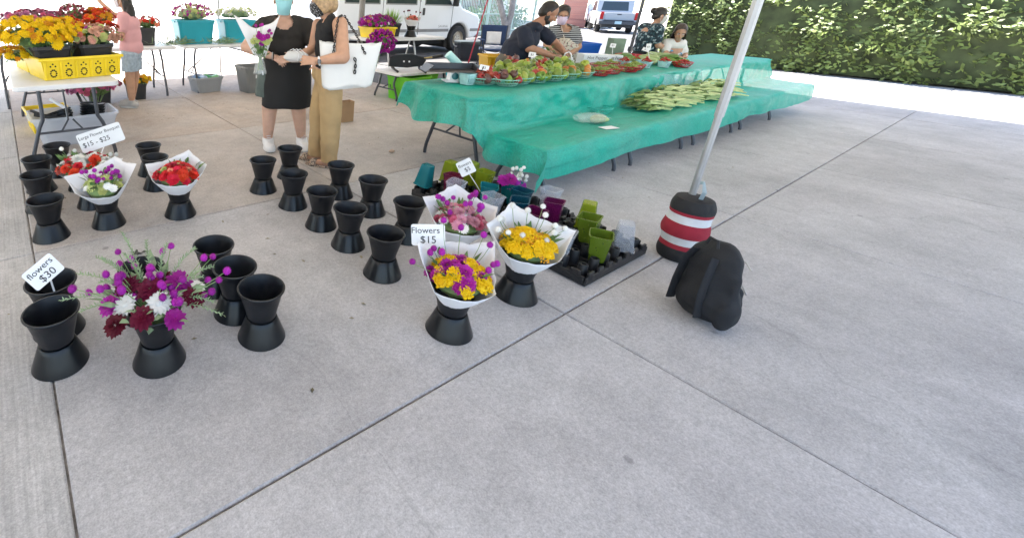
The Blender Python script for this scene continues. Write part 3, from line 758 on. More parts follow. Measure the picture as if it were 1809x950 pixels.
CUPC = {'teal': clear_mat('cup_teal', (.02, .24, .28), .62), 'deep blue': clear_mat('cup_blue', (.01, .10, .16), .62), 'lime': clear_mat('cup_lime', (.34, .42, .03), .52),
        'maroon': clear_mat('cup_maroon', (.22, .02, .07), .62), 'magenta': clear_mat('cup_magenta', (.17, .01, .10), .64), 'clear': clear_mat('cup_clear', (.62, .66, .74), .26), 'olive': clear_mat('cup_olive', (.19, .28, .03), .55)}
def cup(color, x, y, z, what, flip=False, rz=0.0, s=1.0):
    t = thing('plastic_cup', '%s square tapered plastic cup %s' % (color, what), 'cup', (x, y, z), rz, 'square cups in the trays')
    b = MB(); P = [(.030, 0), (.033, .003), (.047, .135), (.051, .136), (.051, .140), (.0455, .140), (.0315, .008), (.0, .008)]
    if flip: P = [(r, .14 - zz) for r, zz in P][::-1] if False else [(r, .14 - zz) for r, zz in P]
    b.lathe([(r * s, zz * s) for r, zz in P], 32, caps=False, sq=9)
    if flip: b.lathe([(.0, .14 * s), (.030 * s, .14 * s)], 32, caps=False, sq=9)
    else: b.lathe([(.0, 0), (.030 * s, 0)], 32, caps=False, sq=9)
    b.build('wall', CUPC[color], t, angle=35)
    return t
for c, x, y, z, what, fl, rz in [
    ('teal', 2.66, 2.385, .07, 'turned upside down at the far left tray corner', True, .2), ('lime', 2.93, 2.36, .06, 'upside down behind the five dollar sign', True, .05), ('maroon', 2.75, 2.17, .04, 'left of the five dollar sign', False, .1),
    ('lime', 3.07, 2.27, .06, 'upside down right of the five dollar sign, rear one', True, .15), ('lime', 3.03, 2.11, .04, 'upright, right of the five dollar sign', False, .1), ('clear', 2.64, 2.055, .05, 'behind the pink bouquet', False, .25), ('teal', 2.80, 1.90, .04, 'holding the five dollar sign', False, .6),
    ('teal', 3.05, 1.88, .03, 'holding the purple and white posy', False, .1), ('clear', 2.68, 1.775, .04, 'right behind the globes of the pink bouquet', False, -.1), ('deep blue', 2.97, 1.745, .03, 'in the middle tray, rear one', False, .12), ('deep blue', 2.82, 1.635, .03, 'in the middle tray, front one', False, .5),
    ('clear', 3.13, 1.62, .05, 'beside the magenta cup', False, .0), ('magenta', 2.97, 1.49, .04, 'at the front of the middle tray', False, .35), ('magenta', 2.77, 1.50, .02, 'low behind the yellow bouquet', False, .1),
    ('lime', 3.12, 1.345, .06, 'turned upside down at the far edge of the front tray', True, .4), ('olive', 2.95, 1.235, .04, 'in the middle of the front tray', False, .2), ('olive', 2.79, 1.095, .03, 'nearest the viewer in the front tray', False, .45),
    ('clear', 3.05, 1.075, .05, 'turned upside down at the right end of the front tray', True, .5), ('clear', 2.625, 1.225, .03, 'at the left end of the front tray', False, .3)]:
    o = cup(c, x, y, z + .028, what, fl, rz, 1.24); o.rotation_euler = (rg.uniform(-.10, .10), rg.uniform(-.10, .10), rz)
t = thing('posy', 'small posy of purple blooms and white globes in a teal cup', 'bouquet', (3.05, 1.88, .10))
for p, m, k, s in [((-.03, .0, .15), F_MAG, 'dahlia', .058), ((.0, -.03, .10), F_PUR, 'dahlia', .062), ((.07, -.03, .09), F_PUR, 'dahlia', .052), ((-.06, .03, .14), F_MAG, 'dahlia', .05)]:
    head(t, k, m, p, (p[0] - .3, p[1] - .5, .6), s)
st = MB()
for k in range(17):
    p = V((rg.uniform(-.05, .11), rg.uniform(-.05, .06), rg.uniform(.13, .23))); head(t, 'globe', F_WHT, p, (p.x, p.y, 1), .0165); st.tube([(0, 0, -.02), p], .0016, 4, False)
st.build('stems', STEM, t)

# ------------------------------------------------------------------ crates, bins, tubs
def crate(label, x, y, z, w, d, h, rz, m=YEL, name='crate', holes=True, group=None):
    """open stacking crate with ribs, rim and rows of drilled holes in its front"""
    t = thing(name, label, 'crate', (x, y, z), rz, group); th = .012
    b = MB()
    b.box((0, 0, th / 2), (w - .05, d - .05, th))
    def wall(p0, p1, q0, q1):
        b.add([(*p0, 0), (*p1, 0), (*q1, h), (*q0, h)], [(0, 1, 2, 3)])
    i, o_ = .028, 0
    W, D = w / 2, d / 2
    for k in range(2):
        e = k * .008
        B0 = [(-W + i + e, -D + i + e), (W - i - e, -D + i + e), (W - i - e, D - i - e), (-W + i + e, D - i - e)]; T0 = [(-W + e, -D + e), (W - e, -D + e), (W - e, D - e), (-W + e, D - e)]
        for q in range(4): wall(B0[q], B0[(q + 1) % 4], T0[q], T0[(q + 1) % 4])
    b.build('shell', m, t, smooth=False)
    r = MB()
    for s in (-1, 1):
        r.bbox((0, s * (D + .004), h - .012), (w + .03, .022, .026), .005); r.bbox((s * (W + .004), 0, h - .012), (.022, d - .015, .026), .005)
    r.build('rim', m, t, smooth=False)
    nr = 5
    for k in range(nr + 1):
        c = MB(); xx = -W + .03 + k * (w - .06) / nr; c.add([(xx - .012, -D + .020, .004), (xx + .012, -D + .020, .004), (xx + .012, -D - .006, h - .03), (xx - .012, -D - .006, h - .03), (xx - .006, -D + .008, .004), (xx + .006, -D + .008, .004), (xx + .006, -D - .016, h - .03), (xx - .006, -D - .016, h - .03)],
                                          [(4, 5, 6, 7), (0, 4, 7, 3), (5, 1, 2, 6), (0, 1, 5, 4), (3, 7, 6, 2)]); c.build('rib', m, t, smooth=False)
    if holes:
        HM = mat('hole_dark', (.03, .02, .005), .8, .1); c = MB(); r_ = random.Random(3)
        for k in range(nr):
            x0 = -W + .03 + (k + .5) * (w - .06) / nr
            for j in range(13):
                a = 2 * pi * j / 10
                px, pz = (x0 + .024 * cos(a), h * .30 + .030 * sin(a)) if j < 10 else (x0 + (-.02, .02, 0)[j - 10], h * (.62, .62, .72)[j - 10])
                fy = -D + .028 * (1 - pz / h) - .0025; q = .0075
                c.lathe([(q, 0), (q, .004)], 8, c=(0, 0, 0)); n0 = len(c.v) - 16
                for i2 in range(n0, len(c.v)):
                    vx, vy, vz = c.v[i2]; c.v[i2] = (px + vx, fy - vz * .6 + .001, pz + vy)
        o = c.build('drilled_holes', HM, t, smooth=False)
    return t
crate('bright yellow crate with rows of holes on the left table, in front', .53, 4.87, .742, .70, .50, .19, radians(12))
crate('yellow crate behind the front crate on the left table', .44, 5.40, .742, .70, .50, .19, radians(10))
TUBM = mat('tub_black', (.035, .035, .038), .5, .15, 4)
def tub(label, x, y, z, w, d, h, rz, m, name='tub', rim=.014, taper=.82, cat='tub', group=None, inside=True):
    t = thing(name, label, cat, (x, y, z), rz, group); b = MB(); sq = 12
    P = [(taper * .5, .0), (.5 * (taper * .3 + .7), h * .75), (.5, h - .03), (.5 + rim, h - .028), (.5 + rim, h), (.5 - .012, h), (.5 * taper - .012, .012), (0, .012)]
    b.lathe([(r, zz) for r, zz in P], 36, sx=w, sy=d, caps=False, sq=sq); b.lathe([(0, 0), (taper * .5, 0)], 36, sx=w, sy=d, caps=False, sq=sq)
    b.build('shell', m, t, angle=30)
    for s in (-1, 1):
        c = MB(); c.bbox((s * (w * .5 + rim * w + .004), 0, h - .03), (.012, d * .34, .028), .003); c.build('handle', m, t, smooth=False)
    return t
tub('black rectangular tub of yellow flowers standing in the front crate', .33, 4.83, .83, .31, .34, .19, radians(12), TUBM, cat='tub')
tub('black rectangular tub of peach flowers standing in the front crate', .70, 4.92, .83, .31, .34, .19, radians(12), TUBM, cat='tub')

def bunch(label, c, rad, mix, n, base, group=None, stems=None, name='flower_bunch', tilt=(0, -.25, .6), leaf=True, lm=LEAF, fill=None, zmin=-.35):
    """mass of cut flowers: heads over the visible shell of an ellipsoid, stems gathered to `base`"""
    t = thing(name, label, 'flowers', base, 0, group); c = V(c) - V(base); R = V(rad)
    tot = sum(w for *_, w in mix); i = 0; k = 0
    n = int(n * 1.3)
    while i < n and k < n * 6:
        k += 1; u = random.uniform(zmin, 1); a = random.uniform(0, 2 * pi); q = sqrt(max(0, 1 - u * u)); d = V((q * cos(a), q * sin(a), u))
        if d.dot(V((-.45, -.75, .45)).normalized()) < -.55: continue
        p = c + V((d.x * R.x, d.y * R.y, d.z * R.z)) * random.uniform(.82, 1.06)
        w = random.uniform(0, tot)
        for kind, m, s, ww in mix:
            w -= ww
            if w <= 0: break
        head(t, kind, m, p, d + V(tilt) * .8, s * random.uniform(.8, 1.2)); i += 1
    st = MB()
    for k in range(stems or 26):
        a = random.uniform(0, 6.28); q = sqrt(random.random()); p = c + V((R.x * q * cos(a) * .85, R.y * q * sin(a) * .85, R.z * .25)); z0 = V((.06 * cos(a), .06 * sin(a), .02))
        st.tube([z0, (p + z0) / 2 + V((0, 0, .01)), p], .0028, 5, False)
    st.build('stems', STEM, t)
    core = MB(); core.ell(c - V((0, 0, R.z * .1)), R * .62, 14, 8, jit=.5); core.build('foliage_core', fill or LEAF, t)
    if leaf:
        b = MB()
        for k in range(max(14, n // 2)):
            a = random.uniform(0, 6.28); u = random.uniform(-.5, .9); q = sqrt(1 - u * u); d = V((q * cos(a), q * sin(a), u)); leafquad(b, c + V((d.x * R.x, d.y * R.y, d.z * R.z)) * .9, d, .05, .018)
        b.build('leaves', lm, t, smooth=False)
    return t
G1 = 'flower bunches on the left table'
bunch('big bunch of bright yellow flowers in the left black tub', (.24, 4.74, 1.115), (.30, .22, .14), [('mum', F_YEL, .036, 7), ('mum', F_GOLD, .032, 1.6)], 105, (.33, 4.82, .80), G1, 40)
bunch('low trail of yellow flowers drooping over the table at far left', (.07, 4.95, .93), (.13, .16, .07), [('mum', F_GOLD, .030, 4), ('mum', F_YEL, .03, 3)], 26, (.2, 5.0, .85), G1, 8)
bunch('bunch of golden orange flowers between the yellow and peach bunches', (.50, 4.88, 1.12), (.17, .16, .12), [('mum', F_YEL, .033, 4), ('mum', F_GOLD, .032, 4), ('zinnia', F_ORG, .03, .8)], 46, (.45, 4.95, .82), G1, 18)
bunch('bunch of peach and lime zinnias in the right black tub', (.73, 4.87, 1.085), (.24, .17, .095), [('dahlia', F_PEACH, .036, 5), ('zinnia', F_LIME, .035, 4), ('dahlia', F_CORAL, .03, 1.2), ('dahlia', F_MAG, .03, .8)], 58, (.70, 4.9, .80), G1, 26)
bunch('wide bunch of mauve pink flowers at the back of the left table', (.30, 5.55, 1.20), (.27, .22, .085), [('dahlia', F_MAUVE, .036, 6), ('dahlia', F_PINK, .036, 4)], 62, (.30, 5.45, .82), G1, 20)
bunch('bunch of red flowers behind the yellow ones', (.50, 5.18, 1.155), (.20, .16, .085), [('zinnia', F_ORG, .036, 5), ('zinnia', F_RED, .036, 4)], 46, (.45, 5.3, .82), G1, 18)
bunch('bunch of orange red zinnias spreading towards the girl', (.76, 5.10, 1.13), (.23, .15, .09), [('zinnia', F_ORG, .038, 7), ('zinnia', F_CORAL, .034, 2)], 52, (.7, 5.2, .82), G1, 18)
bunch('bunch of tiny dusty red blooms rising at the back of the left table', (.66, 5.45, 1.235), (.15, .14, .115), [('globe', F_DUST, .016, 8), ('cluster', F_DUST, .026, 3)], 95, (.62, 5.4, .82), G1, 24)
bunch('bunch of orange and gold zinnias nearest the girl', (.86, 5.30, 1.225), (.145, .14, .10), [('zinnia', F_ORG, .034, 6), ('mum', F_GOLD, .032, 3), ('zinnia', F_RED, .032, 1.5)], 48, (.75, 5.35, .82), G1, 16)
t = thing('sunflower', 'single large golden bloom above the red flowers', 'flower', (.55, 5.1, .9)); head(t, 'dahlia', F_YEL, (0, 0, .31), (-.5, -.7, .6), .055); s_ = MB(); s_.tube([(0, .05, 0), (0, 0, .3)], .003, 5); s_.build('stem', STEM, t)
t = thing('sunflower', 'single yellow daisy bloom hanging over the front tub rim', 'flower', (.40, 4.66, .95)); head(t, 'daisy', F_YEL, (0, -.03, .09), (-.5, -.8, .35), .06); s_ = MB(); s_.tube([(0, .1, 0), (0, -.02, .085)], .003, 5); s_.build('stem', STEM, t)
# under the left table
CLEARB = clear_mat('bin_clear', (.80, .83, .90), .45)
tub('clear plastic storage bin under the left table', .50, 5.30, .002, .80, .50, .30, radians(2), CLEARB, name='storage_bin', cat='bin')
crate('yellow crate half hidden behind the clear bin under the table', .30, 5.90, .002, .42, .46, .22, radians(5), holes=False)
def stack_buckets(label, x, y, z, n, rad, tilt=(0, 0)):
    t = thing('bucket_stack', label, 'buckets', (x, y, z)); t.rotation_euler = (tilt[0], tilt[1], 0)
    for k in range(n):
        b = MB(); zz = k * .028; b.lathe([(rad * .72, zz), (rad * .94, zz + .16), (rad * 1.03, zz + .165), (rad * 1.04, zz + .178), (rad * .97, zz + .178), (rad * .7, zz + .01)], 28, caps=True); b.build('bucket', BLKG, t)
    return t
stack_buckets('tall nested stack of black buckets in the clear bin under the left table', .70, 5.52, .03, 5, .125, (radians(-4), radians(6)))
stack_buckets('short leaning stack of black buckets in the clear bin', .43, 5.40, .06, 3, .125, (radians(-16), radians(-14)))
b = MB(); b.tube([(.14, 5.12, .335), (.30, 5.08, .30), (.46, 5.10, .285)], .016, 8); b.tube([(.12, 5.22, .36), (.22, 5.14, .32), (.34, 5.12, .30)], .014, 8); tag(b.build('rubber_hose', mat('rubber', (.02, .02, .02), .5)), 'short black hose lying across the rim of the clear bin', 'hose')
b = MB(); b.tube([(.33, 5.62, .38), (.47, 5.42, .29)], .018, 8); tag(b.build('paper_roll', PAPER), 'white paper roll leaning in the clear bin', 'paper roll')
t0 = tub('round black bucket of pink flowers behind the clear bin', 1.02, 6.98, .002, .30, .30, .26, 0, TUBM, name='round_bucket', cat='bucket')
bunch('full bunch of pink flowers under the left table', (.90, 6.55, .31), (.30, .2, .16), [('dahlia', F_PINK, .042, 5), ('dahlia', F_MAUVE, .038, 4)], 62, (.90, 6.66, .03))
bunch('bunch of dusty pink flowers in the round black bucket', (1.14, 6.93, .28), (.17, .17, .07), [('dahlia', F_DUST, .034, 4), ('dahlia', F_MAUVE, .034, 4)], 34, (1.02, 6.98, .1))
tub('round black bucket of gold flowers behind the girl', 1.55, 7.10, .002, .27, .27, .24, 0, TUBM, name='round_bucket', cat='bucket')
bunch('small bunch of gold flowers in the bucket behind the girl', (1.57, 7.06, .28), (.19, .15, .07), [('mum', F_GOLD, .034, 5), ('mum', F_YEL, .034, 4)], 40, (1.55, 7.1, .1))

# ------------------------------------------------------------------ back tables
tub('teal plastic tub of tiny purple flowers on the back table', 2.60, 7.47, .742, .60, .42, .36, 0, TEALP, taper=.84)
bunch('airy bunch of tiny purple flowers in the left teal tub', (2.60, 7.47, 1.20), (.33, .24, .14), [('globe', F_MAG, .018, 7), ('globe', F_MAUVE, .016, 4), ('cluster', F_LIME, .03, 4)], 150, (2.6, 7.47, .80), lm=LEAF_P, fill=LEAF_P)
tub('teal plastic tub of white filler flowers partly behind the woman with the apron', 3.36, 7.50, .742, .58, .42, .36, 0, TEALP, taper=.84)
bunch('airy bunch of tiny white filler flowers in the right teal tub', (3.36, 7.50, 1.20), (.36, .24, .11), [('cluster', F_WHT, .028, 6), ('globe', F_LIME, .015, 5)], 120, (3.36, 7.5, .80), lm=LEAF_P, fill=LEAF_P)
tub('black bucket of coral flowers on the back table behind the girl', 1.83, 7.38, .742, .25, .25, .25, 0, TUBM, name='round_bucket', cat='bucket')
bunch('loose coral and red flowers in the bucket behind the girl', (1.87, 7.38, 1.06), (.2, .16, .09), [('dahlia', F_CORAL, .036, 4), ('zinnia', F_RED, .034, 3)], 26, (1.83, 7.38, .85))
def greens(label, x, y, z, w, d, h, n, m):
    t = thing('cut_greens', label, 'greens', (x, y, z)); b = MB()
    for k in range(n):
        u = random.gauss(0, .4) * w; v_ = random.gauss(0, .35) * d; leafquad(b, (u, v_, random.uniform(0, h) * (1 - abs(u) / w * .6)), (random.uniform(-1, 1), random.uniform(-.5, .5), random.uniform(0, .5)), random.uniform(.06, .13), .016)
    b.build('leaves', m, t, smooth=False)
    s = MB()
    for k in range(12): u = random.uniform(-.9, .5) * w * .6; v_ = random.uniform(-.5, .5) * d; s.tube([(u, v_, .01), (u + random.uniform(.1, .3), v_ + random.uniform(-.08, .08), random.uniform(.01, h))], .003, 4)
    s.build('stems', STEM, t)
greens('heap of cut leafy stems on the back table left of the teal tub', 2.22, 7.22, .745, .42, .2, .09, 240, LEAF_P)
greens('heap of cut leafy stems on the back table between the teal tubs', 2.98, 7.22, .745, .34, .2, .08, 180, LEAF_P)
GREYT = mat('tote_grey', (.34, .35, .36), .5, .08, 3)
tub('low grey tote full of wrapped supplies under the back table', 2.68, 7.24, .002, .48, .36, .24, radians(8), GREYT, name='storage_tote', cat='tote')
t = thing('supply_packets', 'blue and green wrapped packets filling the low grey tote', 'packets', (2.68, 7.24, .14))
for k, (x, y, m) in enumerate([(-.14, 0, (.05, .16, .33)), (-.06, -.05, (.45, .55, .65)), (.06, .02, (.10, .45, .18)), (.14, -.03, (.25, .55, .20)), (.0, .08, (.6, .6, .62)), (-.12, .1, (.3, .38, .5))]):
    b = MB(); b.bbox((x, y, .05), (.11, .17, .12), .02, Matrix.Rotation(.35 * (-1) ** k, 3, 'Y') @ Rz(.4 * k)); b.build('packet', mat('packet_%d' % k, m, .4), t, smooth=False)
tt_ = tub('tall grey tote standing behind the low one under the back table', 3.42, 6.92, .002, .56, .42, .42, radians(4), mat('tote_grey_dark', (.20, .205, .20), .5, .1, 3), name='storage_tote', cat='tote', taper=.8)
b = MB(); b.bbox((-.06, -.204, .27), (.10, .004, .055), .001); b.build('sticker', CARD, tt_, smooth=False)
tub('black bucket half hidden behind the two women', 3.46, 5.03, .002, .27, .27, .25, 0, TUBM, name='round_bucket', cat='bucket')
KRAFT = mat('kraft_paper', (.42, .27, .15), .8, .1, 6)
t = thing('paper_bag', 'small brown paper bag on the ground behind the beige trousers', 'bag', (3.56, 4.62, .002)); b = MB(); b.add([(-.09, -.055, 0), (.09, -.055, 0), (.09, .055, 0), (-.09, .055, 0), (-.095, -.05, .26), (.095, -.05, .26), (.095, .05, .26), (-.095, .05, .26), (-.07, 0, .15), (.07, 0, .15)], [(0, 1, 2, 3), (0, 1, 5, 4), (1, 2, 9), (2, 6, 9), (6, 5, 9), (5, 1, 9), (2, 3, 7, 6), (3, 0, 8), (0, 4, 8), (4, 7, 8), (7, 3, 8)]); b.build('bag_body', KRAFT, t, smooth=False)

# ------------------------------------------------------------------ flower stand by the van
FWT = mat('bench_white', (.72, .72, .71), .5, .06)
t = thing('flower_stand', 'white flower stand on silver trestle legs in front of the van', 'stand', (5.95, 6.3, 0))
b = MB(); b.bbox((0, 0, .85), (1.75, .55, .05), .008); b.build('top', FWT, t, smooth=False)
SIL = mat('trestle_silver', (.55, .56, .57), .35, .08, metal=.7)
for s in (-1, 1):
    for q in (-1, 1):
        c = MB(); c.tube([(s * .32 + .0, q * .04, .83), (s * .32 + s * .02, q * .27, .002)], .014, 6); c.build('leg', SIL, t)
    c = MB(); c.tube([(s * .33, -.16, .4), (s * .33, .16, .4)], .009, 6); c.build('crossbar', SIL, t)
crate('yellow crate of magenta flowers on the flower stand', 5.42, 6.28, .876, .52, .36, .17, 0, holes=False)
bunch('mass of magenta blooms in the yellow crate on the flower stand', (5.40, 6.28, 1.12), (.34, .2, .12), [('dahlia', F_MAG, .034, 6), ('globe', F_PUR, .018, 5), ('dahlia', F_CORAL, .034, 1.6), ('daisy', F_WHT, .03, .7)], 105, (5.42, 6.28, .9))
bunch('magenta globe blooms trailing down beside the white tote bag', (5.28, 6.0, .82), (.30, .12, .20), [('globe', F_MAG, .024, 8), ('globe', F_PUR, .022, 4)], 150, (5.35, 6.1, .86), fill=LEAF, tilt=(-.2, -.5, .1), zmin=-.9)
tub('dark plant pot with a spiky green plant on the flower stand', 5.86, 6.42, .876, .26, .26, .22, 0, TUBM, name='plant_pot', cat='pot')
t = thing('spiky_plant', 'spiky bright green grass plant in the dark pot', 'plant', (5.86, 6.42, 1.05)); b = MB()
for k in range(150):
    a = random.uniform(0, 6.28); l = random.uniform(.2, .36); e = random.uniform(.15, 1.1); d = V((cos(a) * sin(e), sin(a) * sin(e), cos(e))); p = V((cos(a), sin(a), 0)) * .05; s = V((-sin(a), cos(a), 0)) * .006
    b.add([p - s, p + s, p + d * l * .6 + s, p + d * l + V((0, 0, -.05 * e)), p + d * l * .6 - s], [(0, 1, 2, 3, 4)])
b.build('blades', mat('grass_blade', (.24, .42, .08), .5, .2, 9), t, smooth=False)
b_ = dup(bucket0, 'black hourglass bucket with a pink bouquet on the flower stand', (6.12, 6.2, .876), 0, None); b_['group'] = GB
bouquet('small pale pink wrapped bouquet on the flower stand', (6.12, 6.2), .876 + RIM, [(180, .15, .08), (90, .14, .1), (0, .16, .09)], [('dahlia', F_CORAL, .04, 4), ('dahlia', F_LPINK, .04, 4)], 14, .09, (F_BUR, gscatter(7, .15, .09, .2)), lift=.02)

# ------------------------------------------------------------------ low side table things
GRNB = mat('bin_green', (.16, .60, .03), .4, .1, 3)
tub('bright green bin standing by the low table, nearer one', 5.36, 5.36, .002, .56, .50, .37, radians(3), GRNB, name='storage_bin', cat='bin', taper=.86)
tub('bright green bin standing by the low table, farther one', 6.05, 5.78, .002, .52, .40, .34, radians(-6), GRNB, name='storage_bin', cat='bin', taper=.86)
t = thing('wrap_cutter', 'black metal wrap cutter with a long handle on the low table', 'cutter', (5.30, 5.38, .432), radians(-32)); t.scale = (1.2, 1.2, 1.2); BM_ = mat('cutter_black', (.018, .018, .02), .4, .1)
b = MB(); b.prism([(-.24, .06), (-.24, .17), (-.16, .215), (.05, .225), (.20, .19), (.24, .15), (.20, .08), (.0, .05)], -.03, .03); b.build('body', BM_, t, smooth=False)
b = MB(); b.tube([(.20, 0, .17), (.33, 0, .19)], .010, 8); b.build('handle_rod', mat('brass', (.45, .36, .16), .35, metal=.8), t); b = MB(); b.tube([(.32, 0, .188), (.46, 0, .215)], .020, 10); b.build('grip', BM_, t)
for x, y in ((-.2, -.12), (-.2, .12), (.16, -.12), (.16, .12)):
    b = MB(); b.tube([(x, 0, .07), (x + .03, y * .7, .03), (x + .06, y * 1.3, .012)], .016, 6); b.build('foot', BM_, t)
for k, x in enumerate((-.05, .02)):
    b = MB(); b.lathe([(.012, 0), (.012, .006)], 10); o = b.build('bolt', CARD, t); o.rotation_euler = (radians(90), 0, 0); o.location = (x, -.031, .13)

# ------------------------------------------------------------------ produce
TE = .749
def basket_mesh(m, rx=.15, ry=.112, h=.062):
    b = MB(); n = 26
    for zz, f in ((.003, .66), (h * .5, .84), (h, 1.0)):
        P = [(rx * f * cos(2 * pi * k / n), ry * f * sin(2 * pi * k / n), zz) for k in range(n)]
        b.tube(P + [P[0]], .0032 if zz < h else .0055, 5, False)
    for k in range(n):
        a = 2 * pi * k / n; b.tube([(rx * .66 * cos(a), ry * .66 * sin(a), .003), (rx * .84 * cos(a), ry * .84 * sin(a), h * .5), (rx * cos(a), ry * sin(a), h)], .0026, 4, False)
    b.lathe([(0, .002), (.66, .002), (.66, .005), (0, .005)], n, sx=rx, sy=ry, caps=False)
    me = b.mesh('basket', True); me.materials.append(m); return me
BG_ = basket_mesh(mat('basket_green', (.22, .50, .40), .4, .1)); BR_ = basket_mesh(mat('basket_red', (.42, .01, .015), .35, .1)); BT_ = basket_mesh(mat('basket_teal', (.03, .42, .34), .4, .1))
def basket(label, x, y, z, me, rz=0, group=None):
    return tag(link('produce_basket', me, None, None, (x, y, z)), label, 'basket', group)
def pepper_mesh(kind, m):
    b = MB()
    if kind == 'bell':
        n, mm = 15, 8; o = len(b.v)
        for i in range(mm + 1):
            t_ = pi * i / mm
            for k in range(n):
                a = 2 * pi * k / n; r = sin(t_) ** .7 * (.036 - .006 * (i / mm)) * (1 + .10 * cos(a * 3)); b.v.append((r * cos(a), r * sin(a), .040 * cos(t_) - (.010 if i == 0 else 0) + .010 * (i / mm)))
        for i in range(mm):
            for k in range(n): b.f.append((i * n + k, (i + 1) * n + k, (i + 1) * n + (k + 1) % n, i * n + (k + 1) % n))
        b.tube([(0, 0, .028), (.004, 0, .045), (.010, 0, .055)], [.007, .005, .005], 6)
    elif kind == 'long':
        P = [(-.07 + .14 * k / 8, .012 * sin(k * .5), .006 * sin(k * .8)) for k in range(9)]; b.tube(P, [.006, .014, .019, .021, .021, .019, .015, .010, .003], 8)
    elif kind == 'cuke':
        P = [(-.08 + .16 * k / 8, .010 * sin(k * .4), 0) for k in range(9)]; b.tube(P, [.008, .018, .022, .024, .024, .023, .021, .016, .006], 9)
    me = b.mesh('pepper_' + kind); me.materials.append(m); return me
PG = mat('pepper_green', (.17, .26, .035), .3, .25, 12, rnd=.35); PGL = mat('pepper_lime', (.30, .38, .05), .3, .2, 12, rnd=.25); PR = mat('pepper_red', (.36, .035, .02), .3, .25, 12, rnd=.2); PO = mat('pepper_orange', (.50, .17, .03), .3, .3, 12, rnd=.25); PP = mat('pepper_purple', (.14, .06, .05), .3, .3, 12, rnd=.3)
PM = {(k, m.name): pepper_mesh(k, m) for k in ('bell', 'long') for m in (PG, PGL, PR, PO, PP)}
CUKE = pepper_mesh('cuke', mat('cucumber', (.14, .26, .05), .4, .35, 25, rnd=.25)); CUKE2 = pepper_mesh('cuke', mat('squash_pale', (.36, .46, .20), .45, .25, 25, rnd=.25))
NAMES = {'pepper_green': 'green', 'pepper_lime': 'lime green', 'pepper_red': 'red', 'pepper_orange': 'orange', 'pepper_purple': 'dark purple'}
def heap(x, y, z, n, kinds, where, sx=.10, sy=.07, hz=.085, s0=1.1, s1=1.45):
    for k in range(n):
        r = sqrt((k + .5) / n); a = k * 2.4 + random.uniform(-.3, .3); lay = 1 - r; me, nm, cat = random.choice(kinds)
        o = link('pepper' if cat == 'pepper' else cat, me, None, None, (x + sx * r * cos(a), y + sy * r * sin(a), z + .044 + hz * lay * random.uniform(.7, 1.1)))
        o.rotation_euler = (random.uniform(-1.4, 1.4), random.uniform(-.8, .8), random.uniform(0, 6.28)) if 'bell' in me.name else (random.uniform(-.3, .3), random.uniform(-.25, .25), random.uniform(0, 6.28)); q = random.uniform(s0, s1); o.scale = (q, q, q)
        tag(o, '%s %s' % (nm, where), cat, 'produce ' + where)
def KB(*ms): return [(PM[('bell', m.name)], NAMES[m.name] + ' bell pepper', 'pepper') for m in ms]
def KL(*ms): return [(PM[('long', m.name)], NAMES[m.name] + ' long pepper', 'pepper') for m in ms]
GBK = 'oval baskets of peppers'
rowx = [(3.84, 2.84, 'by the scale', KB(PR, PR, PP), 8), (3.99, 2.70, 'nearest the cloth corner, with a red pepper in front', KB(PGL, PG, PR, PGL, PP), 11), (4.21, 2.72, 'second along the table edge', KB(PG, PG, PGL, PG, PO), 11), (4.46, 2.70, 'third along the table edge', KB(PGL, PG, PO, PG, PR), 11),
        (4.73, 2.69, 'fourth along the table edge', KB(PG, PG, PGL, PG, PO), 11), (5.00, 2.69, 'fifth along the table edge', KB(PG, PGL, PG, PO), 11), (5.27, 2.69, 'sixth along the table edge, beside the red baskets', KB(PGL, PG, PG, PO), 10)]
for x, y, wh, ks, n in rowx:
    basket('oval green lattice basket of peppers ' + wh, x, y, TE, BG_, 0, GBK); heap(x, y, TE + .01, n, ks, 'in basket ' + wh.split(',')[0], .115, .085)
for x, y, wh, ks, n in [(4.30, 2.98, 'left of the leaf green heap', KB(PG, PGL, PG), 12), (4.62, 2.97, 'behind the third basket', KB(PG, PO, PG, PGL, PG), 13), (4.95, 2.95, 'behind the fourth basket', KB(PO, PGL, PG, PR), 9), (5.28, 2.94, 'behind the fifth basket', KB(PO, PG, PG, PGL, PG), 12), (4.72, 3.16, 'in front of the man', KB(PR, PP, PR), 9), (5.15, 3.15, 'under the plastic carrier bag', KL(PG, PG, PO), 10)]:
    basket('oval green lattice basket of peppers %s, back row' % wh, x, y, TE, BG_, 0, GBK); heap(x, y, TE + .02, n, ks, 'in back row basket ' + wh, .13, .095, .11)
BR = [(5.62, 2.68), (5.92, 2.70), (6.32, 2.69), (5.80, 2.92), (6.15, 2.94), (6.6, 2.75), (5.55, 3.05), (6.5, 3.0)]
BRL = ['front left of the red group', 'front, second of the red group', 'front right of the red group', 'behind the front pair', 'in the middle behind', 'next to the blue pint boxes', 'rear left under the card', 'rear right by the white cartons']
def pods(label, x, y, z, n, m, sx=.12, sy=.09, L=.09, r=.006):
    b = MB()
    for k in range(n):
        q = sqrt(random.random()); a = random.uniform(0, 6.28); p = V((sx * q * cos(a), sy * q * sin(a), .03 + .05 * (1 - q) + random.uniform(0, .012))); d = V((cos(random.gauss(.4, .5)), sin(random.gauss(.4, .5)), random.uniform(-.15, .15))).normalized()
        b.tube([p - d * L / 2, p + V((0, 0, .004)), p + d * L / 2], [r * .7, r, r * .3], 5)
    return tag(link('pods', b.mesh('pods'), m, None, (x, y, z)), label, 'vegetables', None, 'stuff')
OKRA = mat('okra', (.27, .36, .06), .45, .3, 30); CHILI = mat('chili', (.50, .02, .012), .3, .25, 20); CHILID = mat('chili_dark', (.14, .015, .015), .3, .25, 20)
